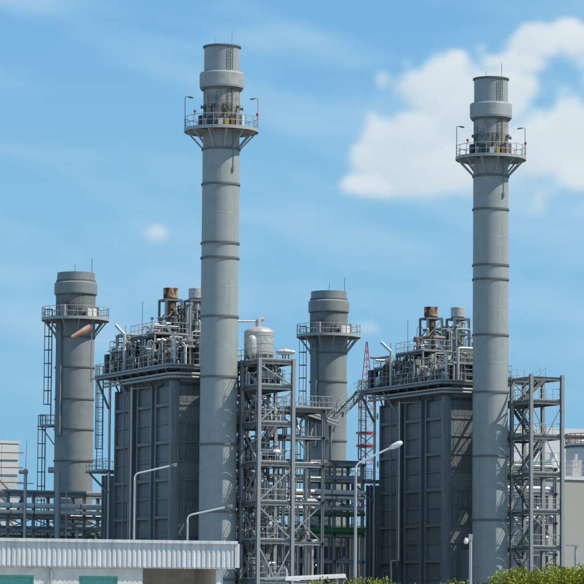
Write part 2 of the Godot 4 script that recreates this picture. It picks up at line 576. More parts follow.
	cd.tube(Vector3(cos(1.28) * 1.76, 43.6, sin(1.28) * 1.76), Vector3(cos(1.28) * 1.76, 47.0, sin(1.28) * 1.76), 0.035, 6)
	cd.box(Vector3(cos(1.28) * 1.8, 43.6, sin(1.28) * 1.8), Vector3(0.22, 0.4, 0.22))
	part(o, "conduit", cd, M.steel)
	return o

func stack_platform(o: Node3D, y: float, r0: float, r1: float, yb: float, count: int) -> void:
	var dk := MB.new()
	dk.lathe([Vector2(r0 - 0.03, y - 0.06), Vector2(r1 - 0.05, y - 0.06), Vector2(r1 - 0.05, y), Vector2(r0 - 0.03, y)], 48)
	var deck := part(o, "platform", dk, M.grating)
	var ed := MB.new()
	ed.lathe([Vector2(r1 - 0.06, y - 0.20), Vector2(r1, y - 0.20), Vector2(r1, y + 0.10), Vector2(r1 - 0.06, y + 0.10), Vector2(r1 - 0.06, y - 0.20)], 48)
	part(deck, "edge_beam", ed, M.rail)
	for k in count:
		var a := TAU * (k + 0.5) / count
		var d := Vector3(cos(a), 0, sin(a))
		var mb := MB.new()
		mb.bar(d * (r0 - 0.02) + Vector3.UP * (y - 0.17), d * (r1 - 0.07) + Vector3.UP * (y - 0.17), 0.10, 0.20)
		mb.bar(d * (r0 - 0.02) + Vector3.UP * yb, d * (r1 - 0.25) + Vector3.UP * (y - 0.2), 0.11, 0.13)
		part(deck, "bracket", mb, M.rail)
	var rl := MB.new()
	for h in [0.58, 1.14]:
		rl.ring(Vector3(0, y + h, 0), r1 - 0.05, 0.032, 40)
	for k in 20:
		var a2 := TAU * k / 20.0
		var p := Vector3(cos(a2) * (r1 - 0.05), y, sin(a2) * (r1 - 0.05))
		rl.tube(p, p + Vector3.UP * 1.14, 0.034, 4)
	part(deck, "railing", rl, M.rail)

func bypass_stack(label: String) -> Node3D:
	var o := thing("bypass_stack", label, "chimney", at(36, 0), TURN, "shorter stacks standing behind the boilers")
	var ys := [0.0, 6.2, 9.2, 12.2, 15.3, 18.4, 21.55, 24.6, 27.8, 30.85]
	for i in ys.size() - 1:
		var mb := MB.new()
		mb.lathe([Vector2(1.94, ys[i]), Vector2(1.94, ys[i + 1])], 64, Vector3.ZERO, false, Basis(Vector3.UP, i * 1.7))
		part(o, "shell_section", mb, M.stack_old)
	for y in ys.slice(1):
		var mb := MB.new()
		mb.lathe([Vector2(1.93, y - 0.08), Vector2(2.03, y - 0.08), Vector2(2.03, y + 0.08), Vector2(1.93, y + 0.08)], 48)
		part(o, "flange_ring", mb, M.band)
	var nk := MB.new()
	nk.lathe([Vector2(2.0, 32.7), Vector2(2.0, 35.2)], 64)
	part(o, "neck", nk, M.neck_dark)
	var nk1 := MB.new()
	nk1.lathe([Vector2(2.0, 30.85), Vector2(2.0, 32.7)], 64)
	part(o, "neck", nk1, M.stack_old)
	# cable duct up the side that faces away from the sun
	var cd := MB.new()
	var ca := 2.81
	var cdir := Vector3(cos(ca), 0, sin(ca))
	cd.box(cdir * 2.04 + Vector3.UP * 26.6, Vector3(0.35, 11.4, 0.75), Basis(Vector3.UP, -ca))
	part(o, "cable_duct", cd, M.casing_steel)
	var co := MB.new()
	co.lathe([Vector2(1.98, 35.18), Vector2(2.14, 35.18), Vector2(2.17, 35.3), Vector2(2.17, 36.3), Vector2(1.93, 36.5)], 64)
	part(o, "collar", co, M.stack_old)
	var dr := MB.new()
	dr.lathe([Vector2(1.93, 36.45), Vector2(1.90, 37.38), Vector2(1.78, 37.4), Vector2(1.78, 33.0), Vector2(0.0, 33.0)], 64)
	part(o, "top_drum", dr, M.stack_old)
	var rm := MB.new()
	rm.lathe([Vector2(1.92, 36.48), Vector2(2.0, 36.48), Vector2(2.0, 36.62), Vector2(1.92, 36.62)], 48)
	part(o, "drum_band", rm, M.band)
	for a in [[2.0, 0.9, 0.025], [0.95, 1.6, 0.03]]:
		var rod := MB.new()
		var p := Vector3(cos(a[0]) * 1.88, 37.2, sin(a[0]) * 1.88)
		rod.tube(p, p + Vector3.UP * a[1], a[2], 6)
		part(o, "lightning_rod", rod, M.steel_dark)
	for q in [Vector3(1.95, 36.9, -0.9), Vector3(2.1, 35.7, -0.9)]:
		var mb := MB.new()
		mb.bar(q - Vector3(0.3, 0, -0.1), q + Vector3(0.45, 0, -0.2), 0.12, 0.14)
		part(o, "sampling_port", mb, M.steel_dark)
	stack_platform(o, 32.7, 1.98, 3.42, 30.95, 12)
	for q in [[1.35, 0.55, 0.8, M.white], [1.05, 0.6, 0.85, M.white], [0.75, 0.4, 1.0, M.beige], [2.5, 0.5, 1.2, M.steel], [1.8, 0.5, 0.8, M.dark]]:
		var mb := MB.new()
		var a: float = q[0]
		mb.box(Vector3(cos(a) * 2.35, 32.7 + q[2] * 0.5 + 0.15, sin(a) * 2.35), Vector3(0.35, q[2], q[1]), Basis(Vector3.UP, -a))
		mb.box(Vector3(cos(a) * 2.2, 32.78, sin(a) * 2.2), Vector3(0.3, 0.2, 0.1), Basis(Vector3.UP, -a))
		part(o, "instrument_box", mb, q[3])
	var pc := MB.new()
	pc.tube(Vector3(2.4, 32.7, -1.9), Vector3(2.4, 36.0, -1.9), 0.035, 6)
	part(o, "lamp_mast", pc, M.steel_dark)
	# caged ladders and a rest landing on the side away from the boiler's lit end
	var side := Vector3(-cos(TURN), 0, -sin(TURN))
	var cross := side.cross(Vector3.UP)
	var ld := MB.new()
	ld.ladder(side * 2.35 + Vector3.UP * 21.9, 33.7, side, true, 0.5)
	part(o, "ladder", ld, M.steel_dark)
	var ld2 := MB.new()
	ld2.ladder(side * 2.9 + cross * 0.5 + Vector3.UP * 8.0, 23.0, side, true, 0.5)
	part(o, "ladder", ld2, M.steel_dark)
	var lp := MB.new()
	lp.box(side * 2.65 + Vector3.UP * 21.85, Vector3(1.5, 0.12, 1.5), Basis(Vector3.UP, TURN))
	lp.bar(side * 1.93 + Vector3.UP * 20.0, side * 3.25 + Vector3.UP * 21.8, 0.1, 0.12)
	var land := part(o, "landing", lp, M.steel)
	var lr := MB.new()
	var c0 := side * 2.65 + Vector3.UP * 21.92
	lr.rails([c0 - side * 0.7 + cross * 0.72, c0 + side * 0.72 + cross * 0.72, c0 + side * 0.72 - cross * 0.72, c0 - side * 0.7 - cross * 0.72], 1.1, 0.8)
	part(land, "railing", lr, M.rail)
	return o

# ---------------------------------------------------------------- boiler
const U0 := 4.0
const U1 := 18.3
const V0 := -2.6
const V1 := 3.3
const DECK := 25.8

func boiler(label: String) -> Node3D:
	var o := thing("heat_recovery_boiler", label, "boiler", at(0, 0), TURN, "heat recovery boilers behind the tall stacks")
	var cm := MB.new()
	cm.span(Vector3(V0 + 0.72, 0, -U1), Vector3(V1, 24.0, -U0 - 0.12))
	cm.span(Vector3(V0 + 0.35, 24.004, -U1), Vector3(V1, DECK - 0.45, -U0 - 0.3))
	part(o, "casing_core", cm, M.casing_steel)
	for q in [[[Vector3(-3.5, 25.6, -16.2), Vector3(-3.45, 23.3, -13.3), Vector3(-3.4, 22.9, -13.0), Vector3(-3.4, 8.0, -13.0)], 0.1], [[Vector3(-3.45, 24.1, -12.0), Vector3(-3.45, 24.0, -8.6)], 0.07]]:
		var bp := MB.new()
		bp.pipe(q[0], q[1], 8, 0.3)
		part(o, "drain_pipe", bp, M.beige)
	# side: bays of panels [from, to]; ribs every 3.45 m with a lighter rib between
	var bays := [[4.36, 8.0], [9.25, 12.45], [13.95, 17.95]]
	var rows: Array[float] = []
	var y := 24.0
	while y > 0.5:
		rows.append(y)
		y -= 1.725
	rows.append(0.0)
	for b in bays:
		var l: float = b[1] - b[0]
		for i in rows.size() - 1:
			var h := rows[i] - rows[i + 1] - 0.03
			var mb := MB.new()
			mb.box(Vector3.ZERO, Vector3(0.08, h, l - 0.03))
			mb.box(Vector3(-0.05, 0, 0), Vector3(0.02, h - 0.5, l - 0.5))
			var pn := part(o, "casing_panel", mb, M.casing[(i * 2 + int(b[0])) % 3])
			pn.position = Vector3(V0 + 0.07, (rows[i] + rows[i + 1]) * 0.5, -(b[0] + b[1]) * 0.5)
		for i in range(1, rows.size() - 1):
			var big := i % 2 == 1
			var mb := MB.new()
			if big:
				mb.ibeam(Vector3(V0 - 0.16, rows[i], -b[0] - 0.02), Vector3(V0 - 0.16, rows[i], -b[1] + 0.02), 0.34, 0.26)
			else:
				mb.bar(Vector3(V0 - 0.04, rows[i], -b[0]), Vector3(V0 - 0.04, rows[i], -b[1]), 0.12, 0.10)
			part(o, "stiffener", mb, M.steel if big else M.casing_steel)
	# strips of panel in the deep slots between the bays
	for b in [[8.2, 9.05], [12.65, 13.75]]:
		var mb := MB.new()
		mb.span(Vector3(V0 + 0.66, 0, -b[0]), Vector3(V0 + 0.718, 24.0, -b[1]))
		part(o, "slot_panel", mb, M.casing[1])
	for u in [8.1, 9.15, 12.55, 13.85, 18.05]:
		var mb := MB.new()
		mb.span(Vector3(V0 - 0.16, 0, -u - 0.07), Vector3(V0 + 0.715, 24.2, -u + 0.07))
		mb.span(Vector3(V0 - 0.22, 0, -u - 0.15), Vector3(V0 - 0.162, 24.2, -u + 0.15))
		part(o, "column", mb, M.casing_steel)
	var cc := MB.new()
	cc.span(Vector3(V0 - 0.42, 0, -U0 - 0.34), Vector3(V0 + 0.42, 24.4, -U0 + 0.1))
	part(o, "corner_column", cc, M.casing_steel)
	# near end
	var ends := [[V0 + 0.46, 0.35], [0.4, V1]]
	for e in ends:
		for i in rows.size() - 1:
			var mb := MB.new()
			var h := rows[i] - rows[i + 1] - 0.03
			mb.box(Vector3.ZERO, Vector3(e[1] - e[0] - 0.03, h, 0.08))
			mb.box(Vector3(0, 0, 0.05), Vector3(e[1] - e[0] - 0.5, h - 0.5, 0.02))
			var pn := part(o, "casing_panel", mb, M.casing[(i + 1) % 3])
			pn.position = Vector3((e[0] + e[1]) * 0.5, (rows[i] + rows[i + 1]) * 0.5, -U0 - 0.06)
	for i in range(1, rows.size() - 1):
		var mb := MB.new()
		mb.bar(Vector3(V0 + 0.45, rows[i], -U0 + 0.02), Vector3(V1, rows[i], -U0 + 0.02), 0.14, 0.13 if i % 2 else 0.09)
		part(o, "stiffener", mb, M.casing_steel)
	# duct into the stack and the girder box over the near end
	var du := MB.new()
	du.span(Vector3(-1.3, 3.0, -U0), Vector3(1.3, 9.5, -1.2))
	part(o, "outlet_duct", du, M.casing_steel)
	for k in 4:
		var mb := MB.new()
		mb.span(Vector3(V0 + 0.5, 24.3 + k * 0.34, -U0 - 0.2), Vector3(V1, 24.6 + k * 0.34, -U0 + 0.42 - 0.03 * (k % 2)))
		part(o, "girder_plate", mb, M.casing_steel)
	# downcomer pipes
	for q in [[12.9, -3.25, 0.10, 24.3, 8.6, M.off_white], [14.6, -3.3, 0.09, 24.3, 7.6, M.beige], [18.5, -3.2, 0.13, 25.4, 0.0, M.galv], [8.62, -2.3, 0.14, 24.0, 0.0, M.casing_steel]]:
		var mb := MB.new()
		if q[4] > 0.0:
			mb.pipe([Vector3(q[1], q[3], -q[0]), Vector3(q[1], q[4], -q[0]), Vector3(q[1], q[4], -q[0] - 1.6), Vector3(q[1], 0.0, -q[0] - 1.6)], q[2], 8, 0.12)
		else:
			mb.tube(Vector3(q[1], q[4], -q[0]), Vector3(q[1], q[3], -q[0]), q[2], 12)
		part(o, "downcomer", mb, q[5])
	# pair of header pipes that turn the corner under the deck
	for q in [[24.74, 0.12], [25.06, 0.12]]:
		var mb := MB.new()
		mb.pipe([Vector3(-3.35, q[0], -19.5), Vector3(-3.35, q[0], -3.3), Vector3(3.2, q[0], -3.3)], q[1], 8, 0.9)
		part(o, "header_pipe", mb, M.rail)
	# roof deck with its girders, brackets and rails
	var dk := MB.new()
	dk.span(Vector3(-3.7, DECK - 0.1, -21.3), Vector3(4.0, DECK, -3.1))
	var deck := part(o, "roof_deck", dk, M.grating)
	for v in [-3.66, 3.9]:
		var mb := MB.new()
		mb.ibeam(Vector3(v, DECK - 0.2, -21.3), Vector3(v, DECK - 0.2, -3.1), 0.14, 0.2)
		part(deck, "girder", mb, M.steel)
	for u in [3.2, 21.25]:
		var mb := MB.new()
		mb.ibeam(Vector3(-3.6, DECK - 0.2, -u), Vector3(3.9, DECK - 0.2, -u), 0.14, 0.2)
		part(deck, "girder", mb, M.steel)
	for u in [4.6, 6.8, 9.3, 11.2, 13.2, 15.4, 17.6]:
		var mb := MB.new()
		mb.bar(Vector3(-3.6, DECK - 0.25, -u), Vector3(3.9, DECK - 0.25, -u), 0.12, 0.26)
		mb.bar(Vector3(-2.3, 24.2, -u - 0.9), Vector3(-3.55, DECK - 0.25, -u + 0.5), 0.12, 0.12)
		part(deck, "bracket", mb, M.steel_dark)
	for v in [-3.4, 0.0, 3.0]:
		var mb := MB.new()
		mb.bar(Vector3(v, 22.6, -18.3), Vector3(v, DECK - 0.4, -21.2), 0.16, 0.18)
		mb.bar(Vector3(v, DECK - 0.3, -18.3), Vector3(v, DECK - 0.3, -21.2), 0.14, 0.26)
		part(deck, "bracket", mb, M.steel_dark)
	for pts in [[Vector3(-3.66, DECK, -3.15), Vector3(-3.66, DECK, -21.25)], [Vector3(-3.66, DECK, -21.25), Vector3(3.95, DECK, -21.25)], [Vector3(3.95, DECK, -3.15), Vector3(-3.66, DECK, -3.15)], [Vector3(3.95, DECK, -21.25), Vector3(3.95, DECK, -3.15)]]:
		var mb := MB.new()
		mb.rails(pts, 1.15, 1.2)
		part(deck, "railing", mb, M.rail)
	# lower landing and caged ladder at the far end
	var ln := MB.new()
	ln.span(Vector3(-3.6, 16.6, -23.6), Vector3(2.0, 16.75, -18.3))
	ln.bar(Vector3(-3.4, 14.6, -18.3), Vector3(-3.4, 16.55, -22.9), 0.14, 0.14)
	ln.bar(Vector3(1.8, 14.6, -18.3), Vector3(1.8, 16.55, -22.9), 0.14, 0.14)
	var land := part(o, "landing", ln, M.steel_dark)
	var lr := MB.new()
	lr.rails([Vector3(-3.55, 16.75, -18.4), Vector3(-3.55, 16.75, -23.55), Vector3(1.95, 16.75, -23.55)], 1.1, 0.9)
	part(land, "railing", lr, M.rail)
	var la := MB.new()
	la.ladder(Vector3(-3.0, 16.75, -21.45), 26.9, Vector3(0.0, 0, -1.0), true, 0.6)
	part(o, "ladder", la, M.steel_dark)
	# stack of panels and ducts at the far end, in shade
	var fd := MB.new()
	fd.span(Vector3(-2.9, 0, -20.6), Vector3(2.6, 16.2, -18.35))
	part(o, "inlet_duct", fd, M.casing_steel)
	for u in [18.9, 19.7, 20.5]:
		var mb := MB.new()
		mb.bar(Vector3(-3.0, 0, -u), Vector3(-3.0, 16.3, -u), 0.2, 0.2)
		part(o, "duct_column", mb, M.casing_steel)
	return o

# a big insulated drum lying across the roof on two saddles
func steam_drum(label: String, u: float, r: float, length: float, y: float, m: Material, v := 0.3) -> Node3D:
	var o := thing("steam_drum", label, "drum", at(u, v, DECK), TURN, "drums lying on the boiler roofs")
	var b := Basis(Vector3(0, 1, 0), Vector3(1, 0, 0), Vector3(0, 0, -1))
	var h := length * 0.5
	var mb := MB.new()
	var prof := [Vector2(0.0, -h)]
	for k in 5:
		var a := PI * 0.5 * (k + 1) / 5.0
		prof.append(Vector2(r * sin(a), -h + r * 0.5 * (1.0 - cos(a))))
	prof.append(Vector2(r, h - r * 0.5))
	for k in 5:
		var a := PI * 0.5 * (k + 1) / 5.0
		prof.append(Vector2(r * cos(a), h - r * 0.5 + r * 0.5 * sin(a)))
	mb.lathe(prof, 24, Vector3(0, y, 0), true, b)
	part(o, "shell", mb, m)
	for x in [-0.32, 0.32]:
		var sd := MB.new()
		sd.box(Vector3(length * x, (y - r * 0.6) * 0.5, 0), Vector3(0.25, y - r * 0.6, r * 1.5))
		part(o, "saddle", sd, M.steel_dark)
	for x in [-0.3, 0.0, 0.25]:
		var nz := MB.new()
		nz.tube(Vector3(length * x, y + r * 0.9, 0), Vector3(length * x, y + r + 0.45, 0), 0.12, 8)
		nz.tube(Vector3(length * x, y + r + 0.38, 0), Vector3(length * x, y + r + 0.5, 0), 0.2, 8)
		part(o, "nozzle", nz, M.steel)
	return o

func vent_silencer(label: String, u: float, v: float, top: float, rusty: bool) -> Node3D:
	var o := thing("vent_silencer", label, "silencer", at(u, v, DECK), TURN, "vent silencers on frames above the boiler roofs")
	var t := top - DECK
	var dr := MB.new()
	dr.lathe([Vector2(0.0, t - 1.0), Vector2(0.68, t - 1.0), Vector2(0.7, t - 0.95), Vector2(0.7, t - 0.04), Vector2(0.66, t), Vector2(0.0, t - 0.02)], 28, Vector3.ZERO, false, Basis.IDENTITY, 2.0)
	part(o, "drum", dr, M.rust if rusty else M.clad)
	var nk := MB.new()
	nk.lathe([Vector2(0.5, t - 1.25), Vector2(0.5, t - 1.0)], 16)
	part(o, "drum_neck", nk, M.black)
	var bd := MB.new()
	bd.tube(Vector3(0, 1.2, 0), Vector3(0, t - 1.2, 0), 0.34, 16)
	part(o, "riser", bd, M.brown if rusty else M.steel)
	var s := 0.82
	for x in [-s, s]:
		for z in [-s, s]:
			var mb := MB.new()
			mb.ibeam(Vector3(x, 0, z), Vector3(x, t - 1.15, z), 0.18, 0.2)
			part(o, "post", mb, M.steel)
	for y in [1.6, 3.6, 5.4, t - 1.2]:
		var mb := MB.new()
		mb.bar(Vector3(-s, y, -s), Vector3(s, y, -s), 0.12, 0.2); mb.bar(Vector3(-s, y, s), Vector3(s, y, s), 0.12, 0.2)
		mb.bar(Vector3(-s, y, -s), Vector3(-s, y, s), 0.12, 0.2); mb.bar(Vector3(s, y, -s), Vector3(s, y, s), 0.12, 0.2)
		part(o, "tie_beam", mb, M.steel_dark)
	for q in [[0.1, 1.6, -1.0], [1.6, 3.6, 1.0], [3.6, 5.4, -1.0], [5.4, t - 1.3, 1.0]]:
		for z in [-s, s]:
			var mb := MB.new()
			mb.bar(Vector3(-s * q[2], q[0], z), Vector3(s * q[2], q[1], z), 0.09, 0.09)
			part(o, "brace", mb, M.steel)
	return o

func davit_crane(label: String, u: float, v: float, h: float, arm: Vector3) -> Node3D:
	var o := thing("davit_crane", label, "crane", at(u, v, DECK), TURN, "davit cranes at the deck edges")
	var mb := MB.new()
	mb.tube(Vector3.ZERO, Vector3(0, h, 0), 0.15, 10)
	part(o, "mast", mb, M.off_white)
	var am := MB.new()
	am.bar(Vector3(0, h - 0.12, 0), Vector3(0, h, 0) + arm, 0.2, 0.24)
	part(o, "arm", am, M.off_white)
	var bs := MB.new()
	bs.lathe([Vector2(0.26, 0.0), Vector2(0.26, 0.06), Vector2(0.15, 0.3)], 12)
	part(o, "foot", bs, M.steel)
	return o

func valve_set(label: String, u: float, v: float, s: float, k: int, y := DECK) -> Node3D:
	var o := thing("control_valve", label, "valve", at(u, v, y), TURN + k * 0.9, "valves standing on the boiler roofs")
	var bd := MB.new()
	bd.tube(Vector3(-0.6 * s, 0.7, 0), Vector3(0.6 * s, 0.7, 0), 0.16 * s, 10)
	bd.lathe([Vector2(0.0, -0.3 * s), Vector2(0.22 * s, -0.22 * s), Vector2(0.3 * s, 0.0), Vector2(0.22 * s, 0.22 * s), Vector2(0.1 * s, 0.3 * s)], 12, Vector3(0, 0.7, 0), true)
	bd.tube(Vector3(-0.62 * s, 0.7, 0), Vector3(-0.52 * s, 0.7, 0), 0.28 * s, 10)
	bd.tube(Vector3(0.52 * s, 0.7, 0), Vector3(0.62 * s, 0.7, 0), 0.28 * s, 10)
	part(o, "body", bd, [M.beige, M.steel, M.brown, M.clad][k % 4])
	var st := MB.new()
	st.tube(Vector3(0, 0.7, 0), Vector3(0, 0.7 + 0.8 * s, 0), 0.07 * s, 8)
	part(o, "stem", st, M.steel_dark)
	var ac := MB.new()
	if k % 2 == 0:
		ac.lathe([Vector2(0.0, 0.0), Vector2(0.3 * s, 0.02), Vector2(0.34 * s, 0.12), Vector2(0.34 * s, 0.2), Vector2(0.2 * s, 0.34), Vector2(0.0, 0.36)], 16, Vector3(0, 0.7 + 0.75 * s, 0))
	else:
		ac.ring(Vector3(0, 0.7 + 0.82 * s, 0), 0.28 * s, 0.03, 16)
		ac.bar(Vector3(-0.28 * s, 0.7 + 0.82 * s, 0), Vector3(0.28 * s, 0.7 + 0.82 * s, 0), 0.04, 0.04)
	part(o, "actuator" if k % 2 == 0 else "handwheel", ac, [M.white, M.steel, M.silver, M.red][k % 4] if k % 4 != 3 else M.steel)
	for x in [-0.5, 0.5]:
		var lg := MB.new()
		lg.box(Vector3(x * s, 0.3, 0), Vector3(0.1, 0.6, 0.1))
		part(o, "support", lg, M.steel_dark)
	return o

# a gallery of grating on posts above the roof, with pipes threaded through it
func roof_gallery(label: String, u0: float, u1: float, v0: float, v1: float, y: float, seed_: int) -> Node3D:
	var o := thing("pipe_gallery", label, "gallery", at((u0 + u1) * 0.5, (v0 + v1) * 0.5, DECK), TURN, "galleries above the boiler roofs")
	var a := (u1 - u0) * 0.5
	var b := (v1 - v0) * 0.5
	var h := y - DECK
	var dk := MB.new()
	dk.box(Vector3(0, h - 0.05, 0), Vector3(b * 2.0, 0.1, a * 2.0))
	dk.bar(Vector3(-b, h - 0.22, -a), Vector3(-b, h - 0.22, a), 0.1, 0.24)
	dk.bar(Vector3(b, h - 0.22, -a), Vector3(b, h - 0.22, a), 0.1, 0.24)
	part(o, "deck", dk, M.grating)
	for x in [-b + 0.1, b - 0.1]:
		for z in [-a + 0.1, 0.0, a - 0.1]:
			var mb := MB.new()
			mb.bar(Vector3(x, 0, z), Vector3(x, h - 0.1, z), 0.15, 0.15)
			part(o, "post", mb, M.steel)
	var rl := MB.new()
	rl.rails([Vector3(-b, h, -a), Vector3(b, h, -a), Vector3(b, h, a), Vector3(-b, h, a), Vector3(-b, h, -a)], 1.1, 0.9)
	part(o, "railing", rl, M.rail)
	rng.seed = seed_
	for k in 26:
		var mb := MB.new()
		var x := rng.randf_range(-b, b)
		var z := rng.randf_range(-a, a)
		var r: float = [0.05, 0.08, 0.12, 0.17][rng.randi() % 4]
		var top := h + rng.randf_range(-1.4, 1.6)
		var far := rng.randf_range(-1.0, 1.0) * a
		mb.pipe([Vector3(x, 0, z), Vector3(x, top, z), Vector3(x, top, far), Vector3(x + rng.randf_range(-1.5, 1.5), top, far)] if k % 2 else [Vector3(x, 0, z), Vector3(x, top, z), Vector3(rng.randf_range(-b, b), top, z)], r, 8, 0.3)
		part(o, "pipe", mb, [M.beige, M.clad, M.steel, M.silver, M.galv, M.brown][rng.randi() % 6])
	return o

func tangle(o: Node3D, lo: Vector3, hi: Vector3, count: int, seed_: int, mats: Array, floor_y: float) -> void:
	rng.seed = seed_
	for k in count:
		var mb := MB.new()
		var p := Vector3(rng.randf_range(lo.x, hi.x), rng.randf_range(lo.y, hi.y), rng.randf_range(lo.z, hi.z))
		var r: float = [0.03, 0.045, 0.06, 0.09, 0.13][rng.randi() % 5]
		var kind := rng.randi() % 6
		var reach := rng.randf_range(0.5, 1.8)
		var q := Vector3(clampf(p.x + reach * (1 if rng.randf() < 0.5 else -1), lo.x, hi.x), p.y, p.z)
		if rng.randf() < 0.5:
			q = Vector3(p.x, p.y, clampf(p.z + reach * (1 if rng.randf() < 0.5 else -1), lo.z, hi.z))
		var m: Material = mats[rng.randi() % mats.size()]
		if kind == 0:
			mb.tube(Vector3(p.x, floor_y, p.z), p, r, 8)
			part(o, "pipe", mb, m)
		elif kind <= 2:
			mb.pipe([Vector3(p.x, floor_y, p.z), p, q], r, 8, 0.25)
			part(o, "pipe", mb, m)
		elif kind == 3:
			mb.pipe([Vector3(p.x, floor_y, p.z), p, q, Vector3(q.x, floor_y, q.z)], r, 8, 0.25)
			part(o, "pipe", mb, m)
		elif kind == 4:
			mb.tube(Vector3(p.x, floor_y, p.z), p, 0.04, 6)
			mb.lathe([Vector2(0.0, 0.0), Vector2(0.16, 0.03), Vector2(0.18, 0.14), Vector2(0.10, 0.26), Vector2(0.0, 0.28)], 10, p)
			part(o, "instrument", mb, m)
		else:
			mb.bar(Vector3(p.x, floor_y, p.z), p, 0.07, 0.07)
			mb.box(p, Vector3(rng.randf_range(0.2, 0.5), rng.randf_range(0.25, 0.6), rng.randf_range(0.2, 0.4)))
			part(o, "junction_box", mb, m)

func roof_pipes(label: String, v0: float, v1: float, seed_: int, count: int) -> Node3D:
	var o := thing("roof_pipework", label, "pipework", at(0, 0, DECK), TURN, "pipework on the boiler roofs")
	tangle(o, Vector3(v0, 0.3, -18.8), Vector3(v1, 2.9, -4.0), count, seed_, [M.beige, M.beige, M.steel, M.rail, M.brown, M.steel_dark, M.clad, M.off_white], 0.0)
	return o

func riser_cluster(label: String, seed_: int) -> Node3D:
	var o := thing("riser_cluster", label, "pipework", at(0, 0, DECK), TURN, "riser clusters between the vent silencers")
	tangle(o, Vector3(0.8, 1.5, -18.2), Vector3(3.9, 6.6, -10.0), 100, seed_, [M.beige, M.steel, M.rail, M.brown, M.steel_dark, M.clad, M.casing_steel], 0.0)
	for k in 3:
		var mb := MB.new()
		var y := 2.6 + k * 1.7
		mb.tube(Vector3(2.9, y, -17.4), Vector3(3.2, y, -11.8), 0.09, 8)
		part(o, "cross_pipe", mb, [M.beige, M.clad, M.brown][k])
	return o

func whip_mast(label: String, u: float, v: float, h: float, y := DECK) -> Node3D:
	var o := thing("lightning_mast", label, "mast", at(u, v, y), TURN, "thin masts on the boiler roofs")
	var mb := MB.new()
	mb.tube(Vector3.ZERO, Vector3(0, h * 0.6, 0), 0.05, 6)
	mb.tube(Vector3(0, h * 0.6, 0), Vector3(0, h, 0), 0.028, 5)
	part(o, "pole", mb, M.steel_dark)
	var bs := MB.new()
	bs.box(Vector3(0, h * 0.6, 0), Vector3(0.3, 0.1, 0.1))
	bs.lathe([Vector2(0.16, 0.0), Vector2(0.16, 0.05), Vector2(0.05, 0.2)], 8)
	part(o, "fitting", bs, M.steel)
	return o

